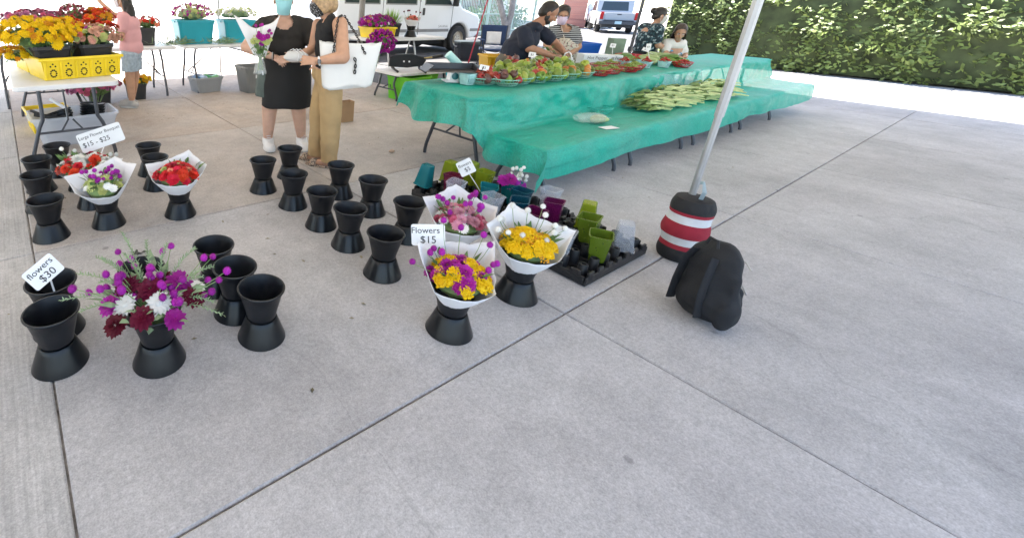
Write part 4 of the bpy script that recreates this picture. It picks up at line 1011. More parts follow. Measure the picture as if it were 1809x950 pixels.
for k, (x, y) in enumerate(BR):
    basket('oval red lattice basket of slim pods, ' + BRL[k], x, y, TE, BR_, 0, 'oval red baskets'); pods('slim %s pods heaped in the red basket %s' % ('dark red' if k in (3,) else 'red' if k in (6,) else 'green', BRL[k]), x, y, TE + .01, 60, CHILID if k == 3 else CHILI if k == 6 else OKRA)
def pint(label, x, y, z, m, fill=None):
    t = thing('pint_box', label, 'box', (x, y, z), 0, 'pale blue pulp pint boxes'); b = MB()
    b.lathe([(.048, 0), (.062, .075), (.067, .076), (.067, .080), (.058, .080), (.044, .004), (0, .004)], 28, caps=False, sq=8); b.lathe([(0, 0), (.048, 0)], 28, caps=False, sq=8); b.build('wall', m, t, angle=35)
    for k in range(7):
        for s in (-1, 1):
            c = MB(); c.add([(-.045 + k * .015 - .0025, s * .0503, .008), (-.045 + k * .015 + .0025, s * .0503, .008), (-.05 + k * .0167 + .0025, s * .0605, .06), (-.05 + k * .0167 - .0025, s * .0605, .06)], [(0, 1, 2, 3)])
            c.build('slot', mat('slot_dark', (.02, .12, .13), .7), t, smooth=False)
    return t
PULP = mat('pulp_blue', (.42, .66, .66), .8, .12, 20, bump=.1, bscale=120)
pint('stack of pale blue pulp pint boxes beside the scale', 3.66, 2.90, TE, PULP); pint('second pale blue pulp pint box nested in the one beside the scale', 3.66, 2.90, TE + .022, PULP)
for k, (x, y, lab) in enumerate([(6.72, 2.93, 'rear left'), (6.95, 2.78, 'left front'), (7.28, 2.70, 'right front'), (7.12, 2.98, 'rear right')]):
    pint('pale blue pulp pint box of red chilies, %s of four' % lab, x, y, TE, PULP); pods('small red chilies filling the %s pint box' % lab, x, y, TE + .045, 42, CHILI, .055, .055, .05, .006)
for x, y, n, wh, me in [(7.05, 3.08, 16, 'behind the chili boxes', CUKE), (7.45, 2.98, 18, 'right of the chili boxes', CUKE2), (7.75, 2.80, 14, 'at the right end of the display', CUKE), (7.9, 3.05, 14, 'in front of the long-haired child', CUKE2)]:
    heap(x, y, TE - .005, n, [(me, 'plump green squash' if me is CUKE2 else 'dark green cucumber', 'squash' if me is CUKE2 else 'cucumber')], 'heaped ' + wh, .17, .12, .09)
for x, y, wh in [(7.62, 2.62, 'right edge of the display')]:
    basket('oval red lattice basket of chilies at the ' + wh, x, y, TE, BR_); pods('red chilies in the basket at the ' + wh, x, y, TE + .01, 50, CHILI)
# price cards on stakes among the produce
def stake_card(label, c, foot, w=.075, h=.055, roll=0):
    sign(label, c, w, h, roll, [('$3', .03, 0, 0, 0)], foot, back=-.1)
stake_card('small price card leaning over the basket beside the scale', (3.79, 2.83, .905), (3.90, 2.70, .79), .085, .05, -8)
stake_card('small price card standing among the bell peppers in front of the man', (4.82, 3.02, .965), (4.93, 2.93, .83), .07, .055, -4)
stake_card('small price card lying over the red baskets', (5.52, 2.98, .868), (5.75, 2.78, .80), .09, .045, -12)
stake_card('small price card on a tall stake before the green carton', (6.95, 3.22, .985), (6.98, 3.2, .78), .065, .055, -3)
stake_card('small upright price card on a tall stake above the chili boxes', (7.28, 2.93, .985), (7.30, 2.88, .80), .055, .085, 4)
stake_card('small price card tilted over the squash at the right end', (7.52, 3.05, .93), (7.7, 2.9, .82), .085, .045, -16)
# the scale
t = thing('kitchen_scale', 'white weighing scale with a black tray at the left end of the teal table', 'scale', (3.64, 3.06, TE), radians(-30)); SW = mat('scale_white', (.80, .80, .80), .3, .04)
b = MB(); b.bbox((0, 0, .008), (.17, .15, .014), .004); b.prism([(-.045, .014), (.055, .014), (.045, .105), (-.035, .105)], -.05, .05); b.build('body', SW, t, smooth=False)
b = MB(); b.lathe([(.033, 0), (.033, .006), (.026, .008)], 20); o = b.build('dial', mat('dial_teal', (.03, .16, .18), .3), t); o.rotation_euler = (radians(90), 0, 0); o.location = (.006, -.05, .06)
b = MB(); b.add([(-.30, -.12, .105), (.22, -.12, .105), (.22, .12, .105), (-.30, .12, .105), (-.235, -.13, .165), (.235, -.13, .165), (.235, .13, .165), (-.235, .13, .165)], [(0, 1, 2, 3), (3, 2, 6, 7), (1, 2, 6, 5), (0, 3, 7, 4)]); b.build('tray', mat('scale_tray', (.02, .02, .024), .35, .1), t, smooth=False, thick=.006)
PLT = mat('teal_sheet', (.03, .42, .55), .35, .12, 5); PLM = mat('mint_roll', (.50, .78, .76), .5, .06)
b = MB(); b.tube([(4.24, 3.38, .75), (4.04, 3.50, .95)], .045, 14); tag(b.build('bag_roll', PLM), 'mint green roll of produce bags leaning behind the scale', 'roll')
b = MB(); b.grid(lambda u, v: V((3.90 + .5 * u, 3.34 + .1 * v + .03 * sin(u * 9), .70 + .16 * v * (1 - .3 * u) + .02 * sin(u * 14 + v * 3))), 16, 6); tag(b.build('plastic_sheet', PLT, thick=.002), 'crumpled teal plastic sheet behind the scale', 'plastic sheet')
# low table things
t = thing('leafy_greens', 'heap of dark green leafy bunches with pale stems on the low teal table', 'greens', (6.15, 2.22, .43)); LG = mat('chard_leaf', (.17, .27, .08), .5, .3, 18); LP = mat('chard_stem', (.50, .58, .26), .45, .2, 18)
for q in range(13):
    b = MB(); s = MB(); ox, oy = -.42 + q * .17, random.uniform(-.05, .05)
    for k in range(18):
        y0 = random.uniform(-.15, .13); z0 = random.uniform(.0, .17) * (1 - abs(y0) / .22); d = V((random.uniform(.6, 1), random.uniform(-.55, -.1), random.uniform(-.08, .05))).normalized(); p = V((ox, oy + y0 + .04, z0 + .02))
        s.tube([p, p + d * .12 + V((0, 0, .012)), p + d * .26], [.015, .012, .006], 5); leafquad(b, p + d * .05, -d + V((0, random.uniform(-.2, .5), random.uniform(.0, .25))), random.uniform(.14, .2), .075, .5)
    b.build('leaf_bunch', LG, t, smooth=False); s.build('stalks', LP, t)
basket('empty oval teal basket lying on the low cloth', 5.14, 2.36, .432, BT_)
t = thing('bagged_cucumber', 'pale cucumbers knotted in a clear plastic bag on the low table', 'vegetable bag', (4.66, 2.16, .432), radians(-25)); 
for k in range(3): o = link('cucumber', CUKE2, None, t, (.03 + .02 * k, -.03 + .035 * k, .035)); o.rotation_euler = (0, 0, .1 * k); o.scale = (1.2, 1.2, 1.3)
b = MB(); b.grid(lambda u, v: V((-.20 + .36 * u, (.075 * sin(pi * min(1, u * 1.1 + .06)) ** .7 + .02) * cos(v * 2 * pi) * (1 + .15 * sin(u * 30)), .045 + (.05 * sin(pi * min(1, u * 1.05 + .05)) ** .6 + .004) * sin(v * 2 * pi) * (1 + .12 * sin(v * 25)))), 26, 22); b.build('clear_bag', clear_mat('bag_film', (.8, .84, .82), .25), t)
b = MB(); b.box((0, 0, 0), (.17, .085, .0015)); o = tag(b.build('price_card', CARD, smooth=False), 'flat white price card lying at the edge of the low cloth', 'card'); o.location = (4.58, 1.985, .4345); o.rotation_euler = (0, 0, radians(-12))
b = MB(); b.grid(lambda u, v: V((6.25 + 1.5 * u, 2.44 + .012 * sin(u * 30) - .05 * (1 - v), .50 + .22 * v + .02 * sin(u * 8))), 40, 6); tag(b.build('plastic_film', clear_mat('film', (.55, .75, .8), .3)), 'shiny clear plastic film hanging in front of the tall table at right', 'plastic film')
# behind the produce tables
crate('yellow crate on top of the stack behind the teal table', 5.95, 4.28, .52, .36, .34, .26, radians(-30), mat('crate_gold', (.72, .42, .01), .45, .1, 4), holes=False, group='stacked gold crates'); crate('yellow crate in the middle of the stack behind the teal table', 5.93, 4.30, .26, .38, .36, .255, radians(-28), MATS['crate_gold'], holes=False, group='stacked gold crates'); crate('yellow crate at the bottom of the stack behind the teal table', 5.93, 4.30, .002, .38, .36, .255, radians(-28), MATS['crate_gold'], holes=False, group='stacked gold crates')
WC = mat('carton_white', (.74, .75, .76), .6, .05, 3)
def carton(label, x, y, z, w, d, h, rz, m, txt=None):
    t = thing('carton', label, 'carton', (x, y, z), rz); b = MB(); b.bbox((0, 0, h / 2), (w, d, h), .004); b.build('body', m, t, smooth=False)
    b = MB(); b.box((0, 0, h + .001), (w * .98, .05, .002)); b.build('tape', mat('tape', (.6, .55, .42), .3), t, smooth=False)
    if txt: o = link('lettering', text_mesh(txt, .055), INK, t); o.rotation_euler = (radians(90), 0, 0); o.location = (0, -d / 2 - .0015, h * .72)
    return t
carton('white printed carton standing behind the red baskets', 6.42, 3.17, TE, .36, .16, .15, radians(-32), WC, 'Hot Pepper'); carton('smaller white printed carton right of the larger one', 6.80, 3.12, TE, .19, .14, .13, radians(-20), WC, 'Hot Pepper')
carton('tall weathered green carton behind the tall price card', 7.52, 3.45, .62, .17, .17, .43, radians(-35), mat('carton_green', (.17, .25, .18), .7, .25, 9))
stool = thing('side_stool', 'low stand under the tall green carton behind the tables', 'stand', (7.52, 3.45, 0), radians(-35)); b = MB(); b.bbox((0, 0, .60), (.32, .3, .035), .006); b.build('top', WC, stool, smooth=False)
for sx in (-1, 1):
    for sy in (-1, 1): c = MB(); c.tube([(sx * .12, sy * .11, .585), (sx * .14, sy * .13, .002)], .014, 6); c.build('leg', STEEL, stool)
tub('round red tub behind the chili boxes', 7.42, 3.20, TE, .26, .26, .11, 0, mat('tub_red', (.50, .01, .03), .35), name='round_tub', cat='tub')
tub('tall bright blue bin behind the striped-shirt woman', 8.18, 4.30, .002, .50, .42, .90, radians(-20), mat('bin_blue', (.01, .12, .55), .35, .08), name='storage_bin', cat='bin', taper=.8)
# ------------------------------------------------------------------ vehicles
VW = mat('van_white', (.78, .80, .82), .25, .05, .8, coat=.4); VT = mat('van_trim', (.22, .22, .22), .5, .08); TYRE = mat('tyre', (.025, .025, .027), .8, .2, 20); RIMM = mat('wheel_rim', (.46, .42, .36), .4, .15, 9, metal=.5)
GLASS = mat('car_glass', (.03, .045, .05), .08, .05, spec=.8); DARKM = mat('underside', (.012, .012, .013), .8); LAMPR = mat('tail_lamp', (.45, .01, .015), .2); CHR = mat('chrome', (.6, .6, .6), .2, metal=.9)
def bev(o, w, seg=2, ang=35):
    m = o.modifiers.new('bevel', 'BEVEL'); m.width = w; m.segments = seg; m.limit_method = 'ANGLE'; m.angle_limit = radians(ang); return o
def wheel(t, x, y, z, r, w, rim=RIMM):
    h = bpy.data.objects.new('wheel', None); PEND.append(h); h.parent = t; h.location = (x, y, z)
    b = MB(); b.lathe([(r * .62, -w / 2), (r * .93, -w / 2), (r, -w * .32), (r, w * .32), (r * .93, w / 2), (r * .62, w / 2), (r * .60, 0)], 36, caps=False); o = b.build('tyre', TYRE, h); o.rotation_euler = (radians(90), 0, 0)
    b = MB(); b.lathe([(r * .62, .0 + w * .46), (r * .58, w * .40), (r * .54, w * .2), (r * .34, w * .14), (r * .30, w * .30), (r * .12, w * .34), (0, w * .34)], 28, caps=False); o = b.build('rim', rim, h); o.rotation_euler = (radians(90), 0, 0)
    b = MB()
    for k in range(6): a = k * pi / 3; b.lathe([(.016, w * .28), (.016, w * .36), (0, w * .36)], 7, c=(r * .21 * cos(a), r * .21 * sin(a), 0), caps=False)
    o = b.build('lug_nut', CHR, h); o.rotation_euler = (radians(90), 0, 0)
def arc(cx_, cz_, r, a0, a1, n=12): return [(cx_ + r * cos(radians(a0 + (a1 - a0) * k / n)), cz_ + r * sin(radians(a0 + (a1 - a0) * k / n))) for k in range(n + 1)]
def van():
    t = thing('parked_van', 'white passenger van parked behind the flower stand', 'van', (10.1, 11.05, 0)); X = -10.1; n, f = -.95, .95
    prof = [(7.30, .46)] + arc(8.80, .40, .47, 180, 0) + arc(12.02, .40, .47, 180, 0) + [(12.78, .42), (12.95, .52), (12.97, .98), (12.86, 1.10), (12.10, 1.30), (11.35, 2.02), (11.1, 2.10), (7.5, 2.13), (7.32, 2.0)]
    b = MB(); b.prism([(x + X, z) for x, z in prof], n, f); bev(b.build('body', VW, t, smooth=True, angle=30), .07, 3, 50)
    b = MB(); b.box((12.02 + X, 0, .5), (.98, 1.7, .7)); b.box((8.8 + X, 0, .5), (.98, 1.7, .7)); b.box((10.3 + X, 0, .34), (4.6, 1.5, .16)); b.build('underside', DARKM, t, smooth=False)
    for x0, x1 in ((7.36, 8.30), (9.30, 11.53), (12.52, 12.90)): b = MB(); b.bbox(((x0 + x1) / 2 + X, n - .004, .665), (x1 - x0, .02, .085), .006); b.build('side_trim', VT, t, smooth=False)
    for x0, x1, z0, z1 in ((7.55, 8.75, 1.36, 1.86), (8.95, 10.12, 1.36, 1.86), (10.42, 11.42, 1.36, 1.86)):
        b = MB(); P = [(x0 + X, z0), (x1 + X + (.18 if x1 > 11 else 0), z0), (x1 + X - (.22 if x1 > 11 else 0), z1), (x0 + X, z1)]; b.prism(P, n - .006, n + .02); w = b.build('window', VT, t, smooth=False)
        q = .035; b = MB(); b.prism([(P[0][0] + q, z0 + q), (P[1][0] - q * 1.3, z0 + q), (P[2][0] - q, z1 - q), (P[3][0] + q, z1 - q)], n - .010, n); b.build('pane', GLASS, w, smooth=False)
    for x in (8.86, 10.24, 11.62): b = MB(); b.box((x + X, n - .0015, 1.12), (.012, .006, 1.36)); b.build('door_gap', DARKM, t, smooth=False)
    b = MB(); b.bbox((10.40 + X, n - .018, 1.19), (.085, .03, .20), .012); b.build('door_handle', mat('handle_black', (.03, .03, .03), .4), t, smooth=False)
    for z in (.70, 1.5): b = MB(); b.bbox((10.235 + X, n - .012, z), (.03, .03, .10), .006); b.build('hinge', VT, t, smooth=False)
    o = link('lettering', text_mesh('SAVANA', .105), VT, t); o.rotation_euler = (radians(90), 0, 0); o.location = (11.28 + X, n - .004, .775)
    b = MB(); b.bbox((12.93 + X, 0, .52), (.18, 1.86, .2), .03); b.build('bumper', VT, t, smooth=False)
    for s in (-1, 1): b = MB(); b.bbox((12.945 + X, s * .72, .86), (.07, .34, .2), .02); b.build('headlight', GLASS, t, smooth=False)
    b = MB(); b.bbox((11.55 + X, n - .16, 1.47), (.10, .20, .24), .03); b.tube([(11.6 + X, n, 1.38), (11.56 + X, n - .1, 1.42)], .02, 6); b.build('mirror', MATS['handle_black'], t, smooth=False)
    b = MB(); b.add([(12.13 + X, -.80, 1.335), (12.13 + X, .80, 1.335), (11.40 + X, .72, 2.02), (11.40 + X, -.72, 2.02)], [(0, 1, 2, 3)]); b.build('windshield', GLASS, t, smooth=False, thick=.02)
    for x in (8.8, 12.02):
        for y in (n + .12, f - .12): wheel(t, x + X, y, .392, .39, .25)
van()
def pickup(x, y, rz):
    t = thing('pickup_truck', 'silver pickup truck seen from behind in the sunny street', 'truck', (x, y, 0), rz); S = mat('truck_silver', (.42, .44, .47), .3, .06, 1, coat=.4); D = mat('bumper_dark', (.06, .065, .075), .5, .1)
    # local +x forward, rear at x=0
    b = MB(); P = [(0, .62), (.02, 1.12)] + [(1.75, 1.14), (1.78, 1.12)] + [(1.85, 1.15), (2.05, 1.86), (3.3, 1.86), (3.95, 1.22), (5.2, 1.10), (5.35, .6)] + arc(4.35, .42, .46, 0, 180)[0:] + arc(1.15, .42, .46, 0, 180); b.prism(P, -.97, .97); bev(b.build('body', S, t, smooth=True, angle=30), .05, 2, 40)
    b = MB(); b.box((.9, 0, 1.125), (1.55, 1.6, .05)); b.box((2.6, 0, .45), (4.6, 1.5, .3)); b.build('bed_floor', D, t, smooth=False)
    b = MB(); b.bbox((-.012, 0, .93), (.03, 1.40, .42), .012); g_ = b.build('tailgate', S, t, smooth=False); b = MB(); b.bbox((-.035, 0, 1.05), (.02, .22, .06), .008); b.build('handle', D, g_, smooth=False)
    b = MB(); b.bbox((-.09, 0, .58), (.22, 1.92, .22), .03); b.bbox((-.14, 0, .72), (.12, 1.5, .05), .01); b.build('rear_bumper', D, t, smooth=False)
    b = MB(); b.bbox((-.205, 0, .60), (.01, .34, .16), .002); b.build('licence_plate', mat('plate', (.45, .62, .66), .4), t, smooth=False)
    for s in (-1, 1): b = MB(); b.bbox((.0, s * .86, .97), (.06, .17, .42), .015); b.build('tail_light', LAMPR, t, smooth=False)
    b = MB(); b.add([(1.885, -.72, 1.24), (1.885, .72, 1.24), (2.03, .66, 1.76), (2.03, -.66, 1.76)], [(0, 1, 2, 3)]); b.build('rear_window', GLASS, t, smooth=False, thick=.02)
    for s in (-1, 1): b = MB(); P = [(2.12, 1.22), (3.72, 1.22), (3.2, 1.76), (2.2, 1.76)]; b.prism(P, s * .972 - .006, s * .972 + .006); b.build('side_window', GLASS, t, smooth=False)
    for xx in (1.15, 4.35):
        for s in (-1, 1): wheel(t, xx, s * .83, .41, .41, .26)
pickup(30.5, 14.2, radians(34))
def car(label, x, y, rz, m, name='parked_car'):
    t = thing(name, label, 'car', (x, y, 0), rz); b = MB(); P = [(0, .45), (.02, .95), (.35, 1.05), (.75, 1.62), (2.7, 1.66), (3.45, 1.08), (4.5, .92), (4.6, .45)] + arc(3.75, .36, .39, 0, 180) + arc(.95, .36, .39, 0, 180); b.prism(P, -.88, .88); bev(b.build('body', m, t, smooth=True, angle=30), .06, 2, 40)
    for s in (-1, 1):
        b = MB(); b.prism([(.62, 1.08), (3.25, 1.08), (2.62, 1.55), (.88, 1.52)], s * .883 - .006, s * .883 + .006); b.build('side_window', GLASS, t, smooth=False)
        b = MB(); b.bbox((.03, s * .7, .85), (.06, .28, .16), .02); b.build('tail_light', LAMPR, t, smooth=False)
    b = MB(); b.add([(.38, -.72, 1.08), (.38, .72, 1.08), (.70, .66, 1.52), (.70, -.66, 1.52)], [(0, 1, 2, 3)]); b.build('rear_window', GLASS, t, smooth=False, thick=.02)
    b = MB(); b.box((2.3, 0, .4), (4.2, 1.4, .25)); b.bbox((0, 0, .5), (.12, 1.74, .18), .03); b.build('bumper', DARKM, t, smooth=False)
    for xx in (.95, 3.75):
        for s in (-1, 1): wheel(t, xx, s * .78, .34, .34, .21)
car('white car parked far beyond the brick pillar', 46.5, 24.5, radians(30), VW)
car('white hatchback parked left of the pickup truck', 36.0, 17.9, radians(33), mat('car_white', (.74, .76, .78), .25, coat=.4))

# ------------------------------------------------------------------ background
BRK = None
def brick_mat():
    m = bpy.data.materials.new('brick'); m.use_nodes = True; nt = m.node_tree; L = nt.links; b = nt.nodes['Principled BSDF']; t = nt.nodes.new('ShaderNodeTexBrick'); tc = nt.nodes.new('ShaderNodeTexCoord'); mp = nt.nodes.new('ShaderNodeMapping'); mp.inputs['Rotation'].default_value = (radians(90), 0, 0)
    t.inputs['Color1'].default_value = (.36, .12, .09, 1); t.inputs['Color2'].default_value = (.28, .09, .07, 1); t.inputs['Mortar'].default_value = (.42, .36, .33, 1); t.inputs['Scale'].default_value = 1; t.inputs['Brick Width'].default_value = .22; t.inputs['Row Height'].default_value = .075; t.inputs['Mortar Size'].default_value = .01
    L.new(tc.outputs['Object'], mp.inputs[0]); L.new(mp.outputs[0], t.inputs[0]); L.new(t.outputs[0], b.inputs['Base Color']); b.inputs['Roughness'].default_value = .85; return m
BRK = brick_mat()
t = thing('brick_pillar', 'red brick pillar with papers posted on it across the street', 'pillar', (35.4, 19.6, 0), radians(30)); b = MB(); b.box((0, 0, 2.0), (1.5, 1.5, 4.0)); b.box((0, 0, .25), (1.7, 1.7, .5)); b.build('shaft', BRK, t, smooth=False)
for k, (x, z) in enumerate([(-.3, 1.75), (.35, 1.6)]): b = MB(); b.box((x, -.757, z), (.34, .006, .46)); b.build('notice', CARD, t, smooth=False)
t = thing('brick_building', 'pinkish brick building behind the van', 'building', (23.5, 22.0, 0), radians(20)); b = MB(); b.box((0, 0, 3), (8, 6, 6)); b.build('wall', BRK, t, smooth=False); b = MB(); b.bbox((0, 0, 6.1), (8.4, 6.4, .3), .05); b.build('roof', FWT, t, smooth=False)
for k in range(3):
    b = MB(); b.box((-2.6 + k * 2.6, -3.0, 1.7), (1.2, .1, 1.4)); w = b.build('window', FWT, t, smooth=False); b = MB(); b.box((-2.6 + k * 2.6, -3.04, 1.7), (1.05, .06, 1.25)); b.build('pane', GLASS, w, smooth=False)
t = thing('white_building', 'pale sunlit building behind the iron fence', 'building', (36, 31.0, 0), radians(25)); b = MB(); b.box((0, 0, 3.5), (16, 8, 7)); b.build('wall', mat('plaster', (.72, .71, .68), .8, .06, .5), t, smooth=False); b = MB(); b.bbox((0, 0, 7.1), (16.5, 8.5, .3), .05); b.build('roof', FWT, t, smooth=False)
for k in range(5): b = MB(); b.box((-6 + k * 3, -4.0, 1.8), (1.4, .1, 1.6)); b.build('window', GLASS, t, smooth=False)
# iron fence
FEN = mat('fence_mint', (.40, .50, .45), .5, .1, 4); A0, A1 = V((13.2, 12.9, 0)), V((27.0, 16.2, 0)); L_ = (A1 - A0).length; ang = atan2(A1.y - A0.y, A1.x - A0.x)
t = thing('iron_fence', 'tall mint coloured iron picket fence behind the navy chair', 'fence', A0, ang)
pm = MB(); pm.box((0, 0, 1.1), (.022, .022, 2.1)); pme = pm.mesh('picket', False); pme.materials.append(FEN)
for k in range(int(L_ / .15)): link('picket', pme, None, t, (k * .15, 0, .05))
for z in (.25, 1.0, 2.0): b = MB(); b.box((L_ / 2, 0, z), (L_, .035, .045)); b.build('rail', FEN, t, smooth=False)
for k in range(6): b = MB(); b.box((k * L_ / 5, 0, 1.2), (.08, .08, 2.4)); b.build('post', FEN, t, smooth=False)
# tree
BARK = mat('bark', (.30, .26, .23), .9, .25, 8, bump=.4, bscale=25)
def leaf_cloud(b, c, R, n, s, seed):
    r_ = random.Random(seed); c = V(c); R = V(R)
    for k in range(n):
        u = r_.uniform(-1, 1); a = r_.uniform(0, 6.28); q = sqrt(1 - u * u); d = V((q * cos(a), q * sin(a), u)); f = r_.random() ** .4
        p = c + V((d.x * R.x, d.y * R.y, d.z * R.z)) * f * (1 + .3 * noise.noise(d * 2.2 + c)); x = V((r_.uniform(-1, 1), r_.uniform(-1, 1), r_.uniform(-.6, .6))).normalized(); y = x.orthogonal().normalized(); y = (y * cos(a * 3) + x.cross(y) * sin(a * 3)); l = s * r_.uniform(.7, 1.3)
        b.add([p - x * l * .5, p - x * l * .1 + y * l * .3, p + x * l * .5, p - x * l * .1 - y * l * .3], [(0, 1, 2, 3)])
t = thing('street_tree', 'smooth-barked tree forking low in front of the iron fence', 'tree', (16.0, 11.3, 0))
b = MB(); b.tube([(0, 0, 0), (.02, 0, .35), (.05, 0, .7)], [.20, .17, .16], 12); b.tube([(.05, 0, .6), (-.12, .08, 1.0), (-.42, .2, 1.7), (-.8, .4, 2.8), (-1.0, .6, 3.6)], [.13, .11, .10, .08, .05], 10); b.tube([(.05, 0, .6), (.14, -.05, 1.1), (.16, .0, 1.8), (.3, .3, 2.8), (.4, .6, 3.8)], [.13, .11, .10, .08, .05], 10); b.tube([(-.42, .2, 1.7), (-.2, .5, 2.5), (.2, 1.0, 3.4)], [.07, .06, .04], 8); b.build('trunk', BARK, t)
b = MB()
for k, (x, y, z, r) in enumerate([(-1, .8, 4.0, 1.3), (.6, .9, 4.2, 1.4), (0, 1.8, 4.8, 1.5), (-.3, .3, 3.6, .9), (1.3, 1.6, 3.8, 1.0)]): leaf_cloud(b, (x, y, z), (r, r, r * .75), 900, .13, k)
b.build('crown', mat('tree_leaf', (.14, .22, .05), .5, .3, 5), t, smooth=False)
for k, (x, y, w) in enumerate([(19.5, 15.6, .7), (22.5, 16.8, 1.0), (16.6, 14.8, .6), (25.6, 17.6, .8)]):
    t = thing('shrub', ['round green shrub behind the middle of the iron fence', 'largest green shrub behind the iron fence', 'small green shrub behind the left end of the iron fence', 'green shrub behind the right end of the iron fence'][k], 'shrub', (x, y, 0), 0, 'shrubs behind the fence'); b = MB(); leaf_cloud(b, (0, 0, w * .9), (w, w, w * .9), 700, .15, 20 + k); b.build('foliage', MATS['tree_leaf'], t, smooth=False)
    b = MB(); b.tube([(0, 0, 0), (.05, 0, w * .5), (.2, .1, w)], [.06, .05, .02], 7); b.tube([(.05, 0, w * .4), (-.25, .1, w)], [.04, .02], 6); b.build('stem', BARK, t)
t = thing('hedge', 'long yellow-green clipped hedge at the right edge of the street', 'hedge', (18.0, -2.0, 0)); b = MB()
r_ = random.Random(4)
for k in range(22000):
    y = r_.uniform(-11, 8.8); f = r_.random(); side = r_.random()
    if side < .55: p = V((-.7 + r_.uniform(-.05, .22), y, 2.0 * r_.random()))
    else: p = V((r_.uniform(-.7, .7), y, 2.0 + r_.uniform(-.15, .06)))
    k2 = noise.noise(V((y * .9, p.z * 1.3, 1))) + .6 * noise.noise(V((y * 2.6, p.z * 2.8, 5)))
    if k2 < -.42: continue
    p += V((-.38 * k2, 0, .35 * noise.noise(V((y * .6, p.x, 7))) + .2 * noise.noise(V((y * 2.1, p.x, 3)))))
    x = V((r_.uniform(-1, 1), r_.uniform(-1, 1), r_.uniform(-.7, .7))).normalized(); q = x.orthogonal().normalized(); l = r_.uniform(.09, .16); b.add([p - x * l * .5, p + q * l * .28, p + x * l * .5, p - q * l * .28], [(0, 1, 2, 3)])
b.build('foliage', mat('hedge_leaf', (.17, .22, .06), .55, .5, 3), t, smooth=False); b = MB(); b.box((0, -1.1, .95), (1.1, 19.6, 1.8)); b.build('shaded_core', mat('hedge_shade', (.045, .06, .022), .9, .5, 4), t, smooth=False)  # plain core box, its dark colour stands in for shade between the leaves
# chair, cooler, pole, jug
NAVY = mat('chair_navy', (.012, .035, .11), .75, .12, 9)
t = thing('folding_chair', 'navy blue fabric camp chair behind the produce tables', 'chair', (9.95, 7.25, 0), radians(-40)); CT = mat('chair_tube', (.05, .05, .055), .4, metal=.4)
for s in (-1, 1):
    b = MB(); b.tube([(s * .30, .22, .02), (s * .27, .12, .45), (s * .30, .22, .98)], .013, 7); b.build('back_post', CT, t); b = MB(); b.tube([(s * .31, -.26, .02), (s * .27, -.2, .42), (s * .31, -.24, .64)], .013, 7); b.build('leg', CT, t)
    b = MB(); b.bbox((s * .32, -.02, .655), (.07, .52, .03), .008); b.build('armrest', NAVY, t, smooth=False); b = MB(); b.tube([(-s * .3, -.24, .03), (s * .28, .16, .42)], .010, 6); b.build('cross_brace', CT, t)
b = MB(); b.grid(lambda u, v: V((-.28 + .56 * u, .10 - .34 * (1 - v), .43 - .05 * sin(pi * u) * sin(pi * v))), 10, 8); b.build('seat', NAVY, t, thick=.012)
b = MB(); b.grid(lambda u, v: V((-.30 + .60 * u, .135 + .085 * v + .03 * sin(pi * u), .52 + .46 * v)), 10, 8); b.build('backrest', NAVY, t, thick=.014)
b = MB(); b.grid(lambda u, v: V((-.17 + .34 * u * 1.0, .115 + .06 * v + .03 * sin(pi * (u * .6 + .2)), .55 + .28 * v)), 8, 6); b.build('mesh_panel', mat('mesh_white', (.72, .72, .74), .7), t, thick=.008)
BOXN = mat('cooler_navy', (.016, .019, .028), .45, .12, 4)
t = thing('cooler', 'dark navy cooler box with a dark lid in front of the van wheel', 'cooler', (10.75, 8.62, 0), radians(-28)); b = MB(); b.lathe([(.44, 0.002), (.5, .40), (.5, .42)], 32, sx=.72, sy=.50, sq=6); b.build('body', BOXN, t, angle=30); b = MB(); b.lathe([(.515, .42), (.52, .46), (.5, .485), (.40, .50)], 32, sx=.72, sy=.50, sq=6); b.build('lid', mat('cooler_lid', (.03, .04, .045), .3, .2, 5), t, angle=30)
b = MB(); b.bbox((.22, -.246, .33), (.09, .006, .07), .002); b.build('sticker', mat('sticker_blue', (.35, .42, .62), .4), t, smooth=False)
for s in (-1, 1): b = MB(); b.bbox((s * .365, 0, .33), (.03, .2, .05), .01); b.build('handle', BOXN, t, smooth=False)
b = MB(); b.tube([(10.12, 8.06, .0), (10.42, 8.155, .72), (10.80, 8.275, 1.60), (11.1, 8.37, 2.3)], .017, 7); tag(b.build('red_pole', mat('pole_red', (.42, .015, .03), .4)), 'thin red pole leaning beside the cooler', 'pole')
t = thing('jug', 'red jug with a white cap beside the yellow crate stack', 'jug', (6.35, 4.72, 0)); b = MB(); b.lathe([(.07, .3), (.08, .32), (.085, .50), (.06, .55), (.03, .57)], 16); b.lathe([(.1, 0), (.1, .30)], 16); b.build('body', mat('jug_red', (.40, .02, .07), .35), t); b = MB(); b.lathe([(.04, .565), (.042, .61), (.03, .62)], 14); b.build('cap', CARD, t)

t = thing('lamp_post', 'grey street post rising behind the two women', 'post', (5.65, 7.02, 0)); b = MB(); b.tube([(0, 0, 0), (0, 0, .25)], .075, 14); b.tube([(0, 0, .25), (0, 0, 2.45)], .055, 14); b.build('shaft', mat('post_grey', (.22, .21, .20), .6, .15), t); b = MB(); b.lathe([(.11, 0), (.11, .03), (.08, .05)], 16); b.build('base_plate', MATS['post_grey'], t)
